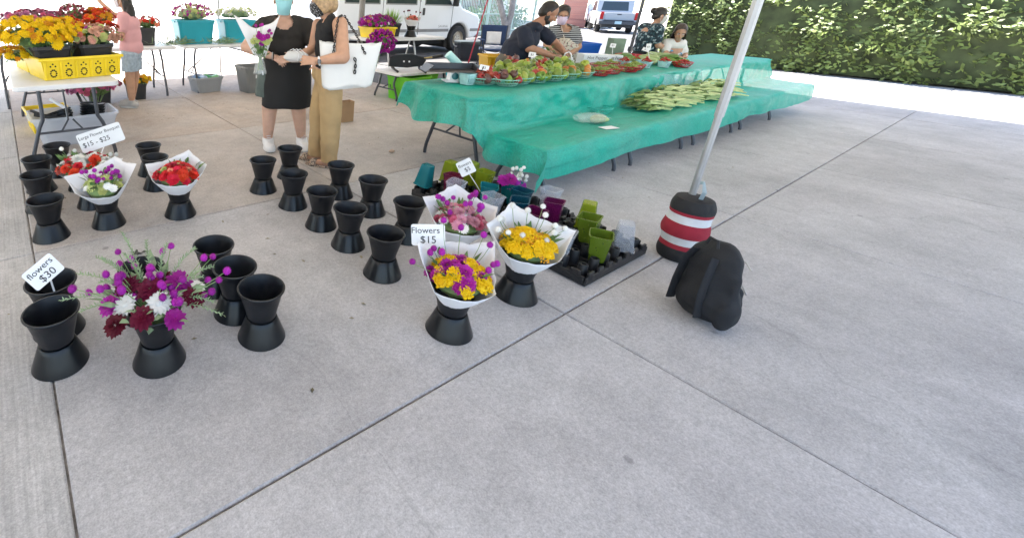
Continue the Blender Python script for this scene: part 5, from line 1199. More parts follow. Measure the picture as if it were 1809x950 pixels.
# ------------------------------------------------------------------ people
def remesh(mb, name, m, parent, vox, smooth=4, cuts=(), fac=.5, holes=()):
    me = mb.mesh(name); o = bpy.data.objects.new(name, me); COL.objects.link(o)
    r = o.modifiers.new('r', 'REMESH'); r.mode = 'VOXEL'; r.voxel_size = vox
    if smooth: s = o.modifiers.new('s', 'SMOOTH'); s.iterations = smooth; s.factor = fac
    dg = bpy.context.evaluated_depsgraph_get(); me2 = bpy.data.meshes.new_from_object(o.evaluated_get(dg)); bpy.data.objects.remove(o); bpy.data.meshes.remove(me)
    if cuts or holes:
        bm = bmesh.new(); bm.from_mesh(me2)
        for c, r, M in holes:
            Mi = M.inverted(); kill = []
            for v in bm.verts:
                q = Mi @ (v.co - c)
                if (q.x / r[0]) ** 2 + (q.y / r[1]) ** 2 + (q.z / r[2]) ** 2 < 1: kill.append(v)
            bmesh.ops.delete(bm, geom=kill, context='VERTS')
        for p, n in cuts: bmesh.ops.bisect_plane(bm, geom=bm.verts[:] + bm.edges[:] + bm.faces[:], plane_co=p, plane_no=n, clear_outer=True)
        bm.to_mesh(me2); bm.free()
    me2.shade_smooth(); me2.materials.clear(); me2.name = name
    return link(name, me2, m, parent)
def caps(b, p0, r0, p1, r1, n=12):
    p0, p1 = V(p0), V(p1); d = (p1 - p0); L = d.length; d = d / L if L > 1e-6 else V((0, 0, 1))
    P, Rr = [], []
    for k in range(4): a = pi / 2 * (1 - k / 4); P.append(p0 - d * r0 * sin(a)); Rr.append(max(.0008, r0 * cos(a)))
    P.append(p0); Rr.append(r0); P.append(p1); Rr.append(r1)
    for k in range(1, 5): a = pi / 2 * k / 4; P.append(p1 + d * r1 * sin(a)); Rr.append(max(.0008, r1 * cos(a)))
    b.tube(P, Rr, n, True)
def basis(f, up=(0, 0, 1)):
    f = V(f).normalized(); r = f.cross(V(up)).normalized(); u = r.cross(f); return r, f, u      # right, forward, up
def hand(b, w, d, nrm, s=1.0, curl=.5, thumb=1):
    """palm from wrist w along d, palm facing nrm; fingers bend towards nrm"""
    d = V(d).normalized(); n = V(nrm); n = (n - d * n.dot(d)).normalized(); x = d.cross(n); w = V(w)
    for q in (-.026, -.009, .009, .026): caps(b, w + x * q * .55 * s, .015 * s, w + d * .075 * s + x * q * s, .0125 * s, 8)
    for q, l in ((-.030, .060), (-.0105, .072), (.0105, .076), (.030, .066)):
        p = w + d * .08 * s + x * q * s; dd = d + x * q * 4
        for k in range(3):
            dd = (dd + n * curl * (.5 + .25 * k)).normalized(); e = p + dd * l * s * (.46, .32, .24)[k]; caps(b, p, (.0095, .0088, .008)[k] * s, e, (.0088, .008, .0068)[k] * s, 8); p = e
    p = w + d * .018 * s + x * thumb * .026 * s; dd = (d * .6 + x * thumb * .75 + n * .35).normalized()
    for k in range(2): e = p + dd * (.038, .030)[k] * s; caps(b, p, (.012, .0095)[k] * s, e, (.0095, .0075)[k] * s, 8); p = e; dd = (dd + d * .6 + n * .3).normalized()
def head_prims(b, c, f, up, s=1.0):
    r, f, u = basis(f, up); M = Matrix((r, f, u)).transposed(); c = V(c)
    def P(x, y, z): return c + M @ V((x * s, y * s, z * s))
    def E(x, y, z, a, bb, cc, n=14, m=10): b.ell(P(x, y, z), (a * s, bb * s, cc * s), n, m, M)
    E(0, -.012, .025, .076, .094, .088); E(0, .010, -.04, .062, .074, .070); E(0, .045, -.078, .036, .036, .030); E(.0, .058, -.02, .05, .034, .05)
    caps(b, P(0, .086, .005), .010 * s, P(0, .107, -.030), .015 * s, 8)
    for q in (-1, 1): E(q * .078, -.005, -.012, .012, .02, .032, 8, 6); E(q * .034, .070, -.028, .026, .018, .022, 8, 6)
    E(0, .080, -.058, .024, .014, .010, 8, 6)
    return P, M
class Person:
    def __init__(s, label, base, skin, build=1.0):
        s.t = thing('person', label, 'person', base); s.b0 = V(base); s.skin = skin; s.body = MB(); s.k = build
    def L(s, p): return V(p) - s.b0
    def arm(s, sh, el, wr, hd, nrm, r=(.050, .041, .036, .026), curl=.5, thumb=1, hs=1.0):
        sh, el, wr = map(s.L, (sh, el, wr)); caps(s.body, sh, r[0], el, r[1]); caps(s.body, el, r[1], (el * .6 + wr * .4), r[2] * 1.06); caps(s.body, (el * .6 + wr * .4), r[2] * 1.06, wr, r[3]); hand(s.body, wr, hd, nrm, hs, curl, thumb)
    def leg(s, hip, kn, an, toe, r=(.088, .062, .058, .040), foot=.20):
        hip, kn, an = map(s.L, (hip, kn, an)); caps(s.body, hip, r[0], kn, r[1]); m = kn * .68 + an * .32; caps(s.body, kn, r[1] * .96, m, r[2]); caps(s.body, m, r[2], an, r[3]); t = V(toe).normalized()
        caps(s.body, an + V((0, 0, -.03)) - t * .03, .036, an + t * foot * .62 + V((0, 0, -an.z + .030)), .030); caps(s.body, an - t * .035 + V((0, 0, -an.z + .032)), .030, an + t * foot * .7 + V((0, 0, -an.z + .026)), .024)
    def torso(s, pel, che, nb, f, w=.15, d=.105, belly=0):
        pel, che, nb = map(s.L, (pel, che, nb)); r, f, u = basis(f, nb - pel); M = Matrix((r, f, u)).transposed(); s.M = M
        s.body.ell(pel, (w * 1.04, d * 1.12, .13), 16, 10, M); s.body.ell(pel.lerp(che, .5) + f * belly, (w * .93, d + abs(belly), .17), 16, 10, M); s.body.ell(che, (w * 1.02, d * 1.05, .17), 16, 10, M); s.body.ell(che.lerp(nb, .55), (w * .95, d * .72, .075), 16, 8, M)
    def head(s, c, f, up, nb, sc=1.0, neck=.052):
        c = s.L(c); caps(s.body, s.L(nb) - V((0, 0, .03)), neck * 1.1, c + V((0, 0, -.05)), neck * .92); s.P, s.HM = head_prims(s.body, c, f, up, sc); s.hc = c; s.hs = sc
    def finish(s, vox=.0065): s.o = remesh(s.body, 'body', s.skin, s.t, vox, 3)
    def eyes(s, iris=(.05, .025, .012), brow=(.03, .02, .015)):
        ew = mat('eye_white', (.75, .73, .70), .25, .02); im = mat('iris_%d' % int(iris[0] * 1000), iris, .2); bm_ = mat('brow_%d' % int(brow[0] * 1000), brow, .8)
        for q in (-1, 1):
            b = MB(); b.ell(s.P(q * .031, .0765, .006), (.0135 * s.hs, .008 * s.hs, .0075 * s.hs), 10, 6, s.HM); e = b.build('eye', ew, s.t); b = MB(); b.ell(s.P(q * .031, .0835, .005), (.0062 * s.hs, .0035 * s.hs, .0062 * s.hs), 8, 5, s.HM); b.build('iris', im, e)
            b = MB(); b.tube([s.P(q * .014, .086, .024), s.P(q * .03, .086, .030), s.P(q * .048, .076, .025)], [.003, .0042, .0022], 6); b.build('eyebrow', bm_, s.t)
    def mask(s, m, name='face_mask'):
        def f(u, v):
            a = (u - .5) * 2.35; z = .002 - .108 * v; rr = .079 - .008 * max(0, v - .5) ; ay = .104 + .018 * sin(pi * min(1, v * 1.15)) * cos(a * .8); y = cos(a) * ay * (1 - .25 * max(0, v - .7)) ; x = sin(a) * rr * (1 - .18 * v)
            return s.P(x, y - (.012 if abs(a) > 1 else 0), z + .018 * cos(a) * (1 - v) - .008 * abs(sin(a * 1.2)) * (v - .5))
        b = MB(); b.grid(f, 18, 12); o = b.build(name, m, s.t, thick=.002)
        for q in (-1, 1): c = MB(); c.tube([s.P(q * .068, .035, -.015), s.P(q * .082, .0, .012), s.P(q * .084, -.022, -.01)], .0016, 5, False); c.tube([s.P(q * .060, .030, -.085), s.P(q * .080, -.005, -.05), s.P(q * .084, -.022, -.01)], .0016, 5, False); c.build('ear_loop', CARD, s.t)
    def hair(s, m, extra=(), face=(.056, .074), vox=.007, low=-.06, grow=1.10):
        b = MB(); M = s.HM; hs = s.hs
        b.ell(s.P(0, -.016, .032), (.076 * grow * hs, .094 * grow * hs, .088 * grow * hs), 18, 12, M)
        for c, r in extra: b.ell(s.P(*c), tuple(v * hs for v in r), 14, 10, M)
        o = remesh(b, 'hair', m, s.t, vox, 2, [(s.P(0, face[0], face[1]), M @ V((0, .95, -.32)))] if face else ()); return o
def cone(b, p0, r0, p1, r1, n=18): b.tube([V(p0), V(p0).lerp(V(p1), .33), V(p0).lerp(V(p1), .66), V(p1)], [r0, r0 + (r1 - r0) * .33, r0 + (r1 - r0) * .66, r1], n, True)
def wrinkle(o, amp=.006, sc=14):
    for v in o.data.vertices:
        p = v.co; k = noise.noise(V((p.x * sc, p.y * sc, p.z * sc * .55))) + .5 * noise.noise(p * sc * 2.1); v.co = p + v.normal * k * amp
SK1 = mat('skin_light', (.62, .38, .28), .5, .08, 18, sub=.08); SK2 = mat('skin_tan', (.55, .31, .20), .5, .08, 18, sub=.08); SK3 = mat('skin_brown', (.38, .19, .115), .5, .08, 18, sub=.08); SK4 = mat('skin_warm', (.50, .28, .18), .5, .08, 18, sub=.08)
BLKC = mat('cloth_black', (.012, .012, .013), .85, .2, 9, bump=.1, bscale=200); APR = mat('apron_black', (.009, .009, .010), .8, .2, 7, bump=.1, bscale=160); OLIVE = mat('shorts_olive', (.085, .11, .10), .85, .12, 9); TAN = mat('trousers_tan', (.46, .31, .15), .85, .12, 6, bump=.15, bscale=120)
DENIM = mat('denim_pale', (.36, .44, .52), .85, .18, 30); PINKT = mat('tee_pink', (.72, .38, .40), .85, .06, 6); WSHOE = mat('sneaker_white', (.80, .80, .80), .55, .04); SOLE = mat('sole_pale', (.62, .62, .61), .6); GSHOE = mat('shoe_grey', (.46, .45, .44), .7)
NAVYT = mat('tee_navy', (.014, .018, .035), .85, .15, 8, bump=.1, bscale=200); HDARK = mat('hair_dark', (.016, .012, .011), .5, .35, 40); HBLOND = mat('hair_blond', (.42, .28, .15), .5, .35, 45); HBRN = mat('hair_brown', (.05, .035, .028), .5, .35, 40)
MBLUE = mat('mask_blue', (.32, .66, .72), .8, .05); MLIL = mat('mask_lilac', (.70, .58, .74), .8, .05); MGREY = mat('mask_grey', (.58, .58, .54), .8, .05)
def pattern_mat(name, base, spots, scale, thr=.52, typ='VOR'):
    m = bpy.data.materials.new(name); m.use_nodes = True; nt = m.node_tree; L = nt.links; b = nt.nodes['Principled BSDF']; tc = nt.nodes.new('ShaderNodeTexCoord'); b.inputs['Roughness'].default_value = .85
    col = None; prev = None
    for k, (c, sc, th) in enumerate(spots):
        n = nt.nodes.new('ShaderNodeTexNoise'); n.inputs['Scale'].default_value = sc; n.inputs['Detail'].default_value = 1.5; mp = nt.nodes.new('ShaderNodeMapping'); mp.inputs['Location'].default_value = (k * 7.3, k * 3.1, k); L.new(tc.outputs['Object'], mp.inputs[0]); L.new(mp.outputs[0], n.inputs['Vector'])
        r = nt.nodes.new('ShaderNodeMapRange'); r.inputs[1].default_value = th; r.inputs[2].default_value = th + .03; L.new(n.outputs[0], r.inputs[0]); x = nt.nodes.new('ShaderNodeMix'); x.data_type = 'RGBA'; L.new(r.outputs[0], x.inputs[0])
        if prev is None: x.inputs[6].default_value = (*base, 1)
        else: L.new(prev, x.inputs[6])
        x.inputs[7].default_value = (*c, 1); prev = x.outputs[2]
    L.new(prev, b.inputs['Base Color']); return m
def stripe_mat(name, c1, c2, period):
    m = bpy.data.materials.new(name); m.use_nodes = True; nt = m.node_tree; L = nt.links; b = nt.nodes['Principled BSDF']; b.inputs['Roughness'].default_value = .85; tc = nt.nodes.new('ShaderNodeTexCoord'); sx = nt.nodes.new('ShaderNodeSeparateXYZ'); L.new(tc.outputs['Object'], sx.inputs[0])
    f = nt.nodes.new('ShaderNodeMath'); f.operation = 'MODULO'; a = nt.nodes.new('ShaderNodeMath'); a.operation = 'ADD'; a.inputs[1].default_value = 5; L.new(sx.outputs[2], a.inputs[0]); L.new(a.outputs[0], f.inputs[0]); f.inputs[1].default_value = period; g_ = nt.nodes.new('ShaderNodeMath'); g_.operation = 'GREATER_THAN'; g_.inputs[1].default_value = period * .64; L.new(f.outputs[0], g_.inputs[0])
    x = nt.nodes.new('ShaderNodeMix'); x.data_type = 'RGBA'; x.inputs[6].default_value = (*c1, 1); x.inputs[7].default_value = (*c2, 1); L.new(g_.outputs[0], x.inputs[0]); L.new(x.outputs[2], b.inputs['Base Color']); return m
PATM = pattern_mat('mask_floral', (.02, .02, .022), [((.45, .45, .47), 120, .57)], 1); FLOR = pattern_mat('shirt_floral', (.012, .028, .04), [((.30, .38, .40), 22, .57), ((.05, .12, .15), 30, .58)], 1); APF = pattern_mat('apron_floral', (.62, .56, .46), [((.28, .06, .08), 42, .62), ((.10, .14, .10), 36, .62), ((.04, .04, .05), 50, .66)], 1); LEOP = pattern_mat('leopard', (.55, .42, .32), [((.02, .018, .016), 95, .52)], 1)
STRIPE = stripe_mat('shirt_striped', (.015, .015, .018), (.55, .55, .55), .026)
ZUP = V((0, 0, 1))
def shoes(P, ank, toe, m, sole, L=.25, k=1.0):
    a = P.L(ank); a.z = 0; t = V(toe).normalized(); s = t.cross(ZUP); b = MB()
    caps(b, a - t * .05 + V((0, 0, .045)), .040 * k, a + t * (L - .11) + V((0, 0, .040)), .042 * k); caps(b, a + V((0, 0, .085)), .046 * k, a + t * .05 + V((0, 0, .06)), .044 * k); caps(b, a + t * .05 + V((0, 0, .05)), .044 * k, a + t * (L - .09) + V((0, 0, .036)), .040 * k)
    o = remesh(b, 'shoe', m, P.t, .008, 2, [(V((0, 0, .018)), V((0, 0, -1))), (a + V((0, 0, .112)), V((0, 0, 1)))])
    b = MB(); pts = []
    for i_ in range(20):
        q = 2 * pi * i_ / 20; w = (.045 if cos(q) > -.2 else .039) * k; pts.append(a + t * (.047 + (L / 2 + .003) * cos(q)) + s * (w * sin(q)))
    n = len(pts); b.add([p + V((0, 0, .002)) for p in pts] + [p + V((0, 0, .024)) for p in pts], [tuple(range(n))[::-1], tuple(range(n, 2 * n))] + [(k, (k + 1) % n, (k + 1) % n + n, k + n) for k in range(n)]); b.build('sole', sole, o)
    b = MB(); lk = k
    for k in range(4): c = a + t * (.055 + .024 * k) + V((0, 0, (.094 - .011 * k) * (.3 + .7 * lk) + .008 * (lk - 1) * 10)); b.tube([c - s * .022, c + V((0, 0, .004)), c + s * .022], .003, 5)
    b.build('laces', m, o)

# --- woman with the apron (faces the viewer)
W1 = V((2.32, 4.0, 0))
def q1(r, t, z): return W1 + RX * r - FW * t + V((0, 0, z))
f1 = (-FW + RX * .22).normalized()
P = Person('woman in black top and long black apron wearing a blue mask, holding a wrapped bouquet', W1, SK1)
P.torso(q1(-.015, -.02, .86), q1(-.02, -.02, 1.14), q1(-.02, -.02, 1.30), f1, .195, .135, .02)
P.head(q1(-.035, .03, 1.455), (f1 + V((0, 0, -.22))), (0, 0, 1), q1(-.02, -.02, 1.28), 1.10, .060)
P.arm(q1(-.235, -.02, 1.215), q1(-.385, .06, 1.02), q1(-.125, .27, .965), RX * .75 + V((0, 0, -.35)) - FW * .1, -ZUP * .7 + FW * .4, (.066, .056, .050, .030), .35, 1)
P.arm(q1(.205, -.02, 1.215), q1(.27, .10, 1.01), q1(.075, .29, .955), -RX * .8 - FW * .2 + V((0, 0, -.1)), FW * .7 - ZUP * .3, (.066, .055, .048, .029), .45, -1)
P.leg(q1(-.115, -.02, .80), q1(-.165, .02, .43), q1(-.185, .0, .085), -FW + RX * .1, (.115, .082, .072, .046)); P.leg(q1(.085, -.02, .80), q1(.125, .03, .44), q1(.165, -.045, .085), -FW + RX * .25, (.115, .080, .070, .044))
P.finish()
b = MB(); Lq = lambda *a: P.L(q1(*a))
r_, f_, u_ = basis(f1); MT = Matrix((r_, f_, u_)).transposed()
b.ell(Lq(-.015, -.02, .86), (.222, .168, .17), 18, 12, MT); b.ell(Lq(-.02, -.005, 1.02), (.205, .172, .18), 18, 12, MT); b.ell(Lq(-.02, -.01, 1.15), (.215, .165, .17), 18, 12, MT); b.ell(Lq(-.02, -.03, 1.235), (.225, .105, .085), 18, 10, MT)
caps(b, Lq(-.085, -.03, 1.285), .042, Lq(-.225, -.02, 1.235), .066); caps(b, Lq(.045, -.03, 1.285), .042, Lq(.195, -.02, 1.235), .066); caps(b, Lq(-.225, -.02, 1.215), .083, Lq(-.315, .025, 1.10), .084); caps(b, Lq(.195, -.02, 1.215), .083, Lq(.25, .045, 1.09), .082)
top = remesh(b, 'top', mat('top_black', (.022, .019, .017), .85, .2, 9),  P.t, .010, 12, [(Lq(0, 0, .79), V((0, 0, -1)))], holes=[(Lq(-.025, .12, 1.30), (.092, .12, .105), MT), (Lq(-.02, -.02, 1.36), (.075, .075, .09), MT)]); wrinkle(top, .008, 11)
b = MB(); caps(b, Lq(-.135, -.02, .80), .150, Lq(-.180, .0, .56), .135); caps(b, Lq(.085, -.02, .80), .137, Lq(.11, .0, .56), .122); b.ell(Lq(-.015, -.02, .86), (.228, .17, .14), 18, 12, MT)
sh_ = remesh(b, 'shorts', OLIVE, P.t, .010, 4, [(Lq(0, 0, .55), V((0, 0, -1)))]); wrinkle(sh_, .006, 10)
def apron(P, org, f, prof, a0, a1, m, seed=0):
    r, f, u = basis(f)
    def fn(u_, v):
        a = radians(a0 + (a1 - a0) * u_); z = prof[0][0] + (prof[-1][0] - prof[0][0]) * v; rx, ry = prof[-1][1:]
        for (z0, x0, y0), (z1, x1, y1) in zip(prof, prof[1:]):
            if z1 <= z <= z0 + 1e-9: k = (z0 - z) / (z0 - z1); rx, ry = x0 + (x1 - x0) * k, y0 + (y1 - y0) * k; break
        w = 1 + .035 * sin(a * 6 + seed) * v + .03 * noise.noise(V((a * 2, z * 6, seed)))
        return org + r * rx * sin(a) * w + f * ry * cos(a) * w + V((0, 0, z + .008 * sin(a * 5) * v))
    b = MB(); b.grid(fn, 36, 22); return b.build('apron', m, P.t, thick=.004)
apron(P, Lq(.005, -.02, 0), f1 + RX * .12, [(.97, .225, .195), (.88, .242, .21), (.7, .250, .22), (.455, .255, .232)], -66, 92, APR)
b = MB(); b.bbox(Lq(-.222, .118, .79), (.012, .012, .05), .003); b.build('apron_tag', CARD, P.t, smooth=False)
for s, t_ in ((q1(-.185, .0, 0), -FW + RX * .25), (q1(.165, -.045, 0), -FW + RX * .25)): shoes(P, s, t_, WSHOE, WSHOE, .27, 1.3)
P.eyes(); P.mask(MBLUE); P.hair(HBRN, [((0, -.075, .05), (.05, .045, .06))])
for k in range(2): b = MB(); c = Lq(-.118 + .012 * k, .272, .965); n_ = 14; b.tube([c + (V((0, 0, 1)) * cos(2 * pi * i / n_) + FW * sin(2 * pi * i / n_)) * .034 for i in range(n_ + 1)], .005, 6, False); b.build('bracelet', BLKC if k else SIL, P.t)
# bouquet in her hand, lying against a white paper sheet
t = thing('bouquet', 'hand-held bouquet of purple and lime flowers in white paper and a clear sleeve', 'bouquet', q1(-.22, .33, .95))
b = MB()
pl = [(-.205, -.02, .325), (-.09, -.03, .20), (-.06, .0, .26), (.005, .0, .26), (.06, .0, .25), (.175, -.03, .37), (.09, .0, .13), (.01, .03, .0), (-.05, .03, .01), (-.115, .0, .10)]
def sheet(u, v):
    k = -1 + 2 * u; w = (.05 + .155 * v) ; zz = .02 + .255 * v + .10 * v * abs(k) ** 1.6 - .015 * (1 - abs(k)) * v; return RX * (k * w - .03 * v) - FW * (.045 - .085 * v * (1 - k * k * .6)) + V((0, 0, zz + .008 * sin(k * 7)))
b.grid(sheet, 22, 12); b.build('paper_wrap', PAPER, t, thick=.0012)
for vx, vt, vz, k, m, s in [(-.055, .07, .155, 'zinnia', F_LIME, .034), (-.02, .08, .165, 'zinnia', F_LIME, .032), (.0, .085, .20, 'dahlia', F_MAG, .035), (.03, .085, .185, 'dahlia', F_MAG, .038), (.06, .085, .15, 'zinnia', F_LIME, .036), (.085, .07, .175, 'zinnia', F_LIME, .03), (.02, .09, .14, 'dahlia', F_PUR, .028), (.07, .08, .2, 'dahlia', F_MAG, .028), (-.03, .06, .19, 'cluster', F_LIME, .03), (.035, .09, .16, 'zinnia', F_LIME, .028)]:
    head(t, k, m, RX * vx - FW * vt + V((0, 0, vz)), -FW + V((0, 0, .5)) + RX * vx * 4, s)
st = MB()
for vx, vt, vz in [(-.035, .05, .285), (.005, .05, .29), (.02, .05, .295), (.075, .04, .24), (.1, .05, .225), (-.01, .06, .23), (.085, .05, .25)]:
    p = RX * vx - FW * vt + V((0, 0, vz)); head(t, 'globe', F_MAG, p, -FW + ZUP, .015); st.tube([-FW * .06 + V((0, 0, .05)), p], .0016, 4, False)
for k in range(16): a = rg.uniform(-.03, .03); st.tube([RX * a * 1.3 - FW * (.06 + rg.uniform(-.012, .012)) + V((0, 0, -.10)), RX * a * .5 - FW * .06 + V((0, 0, .0)), RX * a * 2.2 - FW * .07 + V((0, 0, .15))], .003, 5, False)
st.build('stems', STEM, t); b = MB()
for k in range(30): a = rg.uniform(-.05, .07); leafquad(b, RX * a - FW * .075 + V((0, 0, rg.uniform(.02, .14))), RX * a * 8 - FW * .5 + ZUP * rg.uniform(-.3, 1), .06, .02)
b.build('leaves', LEAF, t, smooth=False); b = MB(); b.lathe([(.060, -.125), (.048, -.06), (.034, .0), (.042, .05)], 18, c=tuple(-FW * .06), caps=False); b.build('clear_sleeve', clear_mat('sleeve_film', (.75, .8, .8), .3), t)

# --- woman with the tote bag (side on, facing left)
W2 = V((2.335, 3.41, 0))
def q2(r, t, z): return W2 + RX * r - FW * t + V((0, 0, z))
f2 = (-RX + FW * .32).normalized(); s2 = f2.cross(ZUP)
P = Person('blond woman in black tank top and tan trousers with a white tote bag', W2, SK2)
P.torso(q2(.055, -.03, .90), q2(.055, -.05, 1.16), q2(.055, -.04, 1.335), f2, .150, .115)
P.head(q2(-.02, -.05, 1.455), f2 + V((0, 0, -.45)) - FW * .25, (0, 0, 1), q2(.045, -.04, 1.315), 1.0, .048)
P.arm(q2(.135, .095, 1.275), q2(.165, .27, 1.03), q2(-.045, .27, .995), f2 * .9 - FW * .1, ZUP * -.3 + FW, (.068, .055, .044, .029), .35, 1)
P.arm(q2(-.045, -.16, 1.26), q2(-.085, -.16, 1.05), q2(-.20, .02, .975), -RX * .8 + FW * .2 - ZUP * .15, ZUP + FW * .2, (.050, .041, .036, .026), .3, -1)
P.leg(q2(.07, .06, .86), q2(.085, .07, .47), q2(.075, .06, .075), f2, foot=.2); P.leg(q2(.06, -.10, .86), q2(.01, -.11, .47), q2(-.005, -.10, .075), f2, foot=.2)
P.finish(); Lq = lambda *a: P.L(q2(*a)); r_, f_, u_ = basis(f2); MT = Matrix((r_, f_, u_)).transposed()
b = MB(); b.ell(Lq(.055, -.035, .93), (.165, .122, .10), 18, 12, MT); b.ell(Lq(.055, -.04, 1.06), (.153, .120, .18), 18, 12, MT); b.ell(Lq(.055, -.05, 1.17), (.158, .124, .15), 18, 12, MT)
b.ell(Lq(.05, -.045, 1.245), (.135, .112, .085), 18, 12, MT)
for sd_ in (.055, -.13): caps(b, Lq(.05, sd_ * .9, 1.24), .075, Lq(.065, sd_ * .85 - .005, 1.315), .045)
tp = remesh(b, 'tank_top', BLKC, P.t, .009, 8, [(Lq(0, 0, .865), V((0, 0, -1)))]); wrinkle(tp, .004, 12)
b = MB()
for tt, rr in ((.075, 1), (-.115, 1)):
    dr = .03 if tt > 0 else -.045; caps(b, Lq(.065, tt * .9, .86), .118, Lq(.06 + dr * 1.3, tt, .50), .094); cone(b, Lq(.06 + dr * 1.3, tt, .50), .094, Lq(.05 + dr * 1.5, tt * .95, .055), .078)
b.ell(Lq(.06, -.03, .86), (.175, .150, .12), 18, 12, MT); tr_ = remesh(b, 'trousers', TAN, P.t, .009, 3, [(Lq(0, 0, .90), V((0, 0, 1))), (Lq(0, 0, .062), V((0, 0, -1)))]); wrinkle(tr_, .013, 8)
for tt in (.06, -.10):
    a = Lq(.07 if tt > 0 else -.01, tt, 0); b = MB(); pts = [a + f2 * (.06 + .14 * cos(2 * pi * k / 18)) + s2 * .05 * sin(2 * pi * k / 18) for k in range(18)]; n = 18
    b.add([p + V((0, 0, .003)) for p in pts] + [p + V((0, 0, .02)) for p in pts], [tuple(range(n))[::-1], tuple(range(n, 2 * n))] + [(k, (k + 1) % n, (k + 1) % n + n, k + n) for k in range(n)]); so = b.build('sandal', LEOP, P.t)
    b = MB(); b.grid(lambda u, v: a + f2 * (.085 + .055 * v) + s2 * (.05 * cos(pi * u)) + V((0, 0, .015 + .052 * sin(pi * u))), 12, 4); b.build('sandal_strap', LEOP, so, thick=.005)
P.eyes(); P.mask(PATM); P.hair(HBLOND, [((0, -.055, -.04), (.095, .075, .09)), ((.068, .005, -.015), (.034, .066, .095)), ((-.068, .005, -.015), (.034, .066, .095)), ((0, -.03, .06), (.088, .09, .065))], face=(.070, .050))
b = MB(); c = Lq(-.03, .272, .995); d_ = (Lq(-.045, .27, .995) - Lq(.165, .27, 1.03)).normalized(); e1 = d_.orthogonal().normalized(); e2 = d_.cross(e1); b.tube([c + (e1 * cos(2 * pi * i / 14) + e2 * sin(2 * pi * i / 14)) * .032 for i in range(15)], .009, 6, False); w_ = b.build('watch_strap', CARD, P.t); b = MB(); b.bbox(c - FW * .034, (.03, .014, .034), .004, Rz(atan2(RX.y, RX.x))); b.build('watch_face', GLASS, w_, smooth=False)
# tote bag: hangs from her near shoulder
t = thing('tote_bag', 'large white tote bag with black chain straps hanging from her arm', 'bag', q2(.215, .19, .975)); BW = mat('bag_white', (.78, .78, .755), .45, .05, 4, bump=.06, bscale=40)
def bagp(u, v):
    a = 2 * pi * u; w = .235 + .022 * v; k = cos(a); x = (abs(k) ** .35) * (1 if k > 0 else -1) * w; y = sin(a) * (.055 - .02 * v) * (abs(sin(a)) ** .1); return RX * (x * (.90 + .10 * v) + .01 * v) - FW * y + V((0, 0, -.16 - .03 * (1 - v) * (1 - abs(k) ** 4) + .32 * v - .03 * (k < 0) * (1 - v) + .015 * cos(a) ** 2 * v + .004 * sin(9 * a)))
b = MB(); b.grid(bagp, 64, 14); b.add([bagp(k / 32, 0) for k in range(32)], [tuple(range(32))]); b.build('bag_body', BW, t, thick=.004)
def chain(pts, name, par, r=.0042, L=.026):
    b = MB(); tot = 0; P_ = [V(p) for p in pts]; seg = []
    for a, c in zip(P_, P_[1:]):
        n = max(1, int((c - a).length / (L * .72)))
        for k in range(n): seg.append((a.lerp(c, (k + .5) / n), (c - a).normalized()))
    for i, (p, d) in enumerate(seg):
        s = d.orthogonal().normalized(); s = s if i % 2 else d.cross(s); b.tube([p + d * L * .5 * cos(2 * pi * k / 10) + s * L * .28 * sin(2 * pi * k / 10) for k in range(11)], r, 5, False)
    return b.build(name, mat('chain_black', (.012, .012, .012), .3), par)
o_ = t.location
chain([q2(.085, .25, 1.06) - o_, q2(.095, .215, 1.20) - o_, q2(.115, .165, 1.335) - o_, q2(.15, .10, 1.350) - o_], 'chain_strap', t); chain([q2(.345, .25, 1.06) - o_, q2(.27, .19, 1.20) - o_, q2(.17, .08, 1.345) - o_], 'chain_strap', t); chain([q2(.255, .255, 1.03) - o_, q2(.272, .255, .995) - o_, q2(.268, .255, .90) - o_], 'chain_charm', t, .005, .032)
# the wrapped package both women hold
t = thing('wrapped_package', 'small white cloth-wrapped package tied with white cord, held between the two women', 'package', q2(-.23, .06, 1.0)); b = MB(); b.ell((0, 0, 0), (.10, .055, .048), 16, 10, Rz(atan2(RX.y, RX.x)), .25, 3); b.build('wrap', mat('cloth_white', (.66, .65, .63), .85, .08), t); b = MB()
for k in range(3): b.tube([RX * (-.05 + .03 * k) + V((0, 0, .05)), RX * (-.02 + .03 * k) - FW * .05 + V((0, 0, .07)), RX * (.03 + .03 * k) - FW * .05 + V((0, 0, .03)), RX * (.02 + .02 * k) - FW * .06 + V((0, 0, -.03))], .003, 5)
b.build('cord', CARD, t)

# --- girl in pink (side on, facing left, arm raised)
W0 = V((1.345, 6.58, 0))
def q0(r, t, z): return W0 + RX * r - FW * t + V((0, 0, z))
f0 = (-RX + FW * .15).normalized(); s0 = f0.cross(ZUP)
P = Person('girl in pink t-shirt and pale denim shorts with long dark hair, raising her arm', W0, SK2)
P.torso(q0(.09, 0, .74), q0(.09, 0, 1.03), q0(.085, 0, 1.25), f0, .135, .105); P.head(q0(.035, 0, 1.40), f0 + V((0, 0, .05)), (0, 0, 1), q0(.085, 0, 1.235), .98, .045)
P.arm(q0(.06, -.14, 1.20), q0(-.12, -.08, 1.19), q0(-.27, -.05, 1.35), f0 * .5 + ZUP * .8, f0 * .3 - FW, (.045, .037, .032, .024), .3, 1); P.arm(q0(.07, .13, 1.19), q0(.035, .17, .93), q0(-.19, .10, .955), f0, -ZUP, (.048, .042, .034, .024), .4, 1)
P.leg(q0(.085, .07, .72), q0(.055, .07, .40), q0(.045, .06, .075), f0, (.086, .062, .056, .036)); P.leg(q0(.085, -.07, .72), q0(.07, -.07, .40), q0(.0, -.07, .075), f0, (.086, .062, .056, .036)); P.finish(.008)
Lq = lambda *a: P.L(q0(*a)); r_, f_, u_ = basis(f0); MT = Matrix((r_, f_, u_)).transposed()
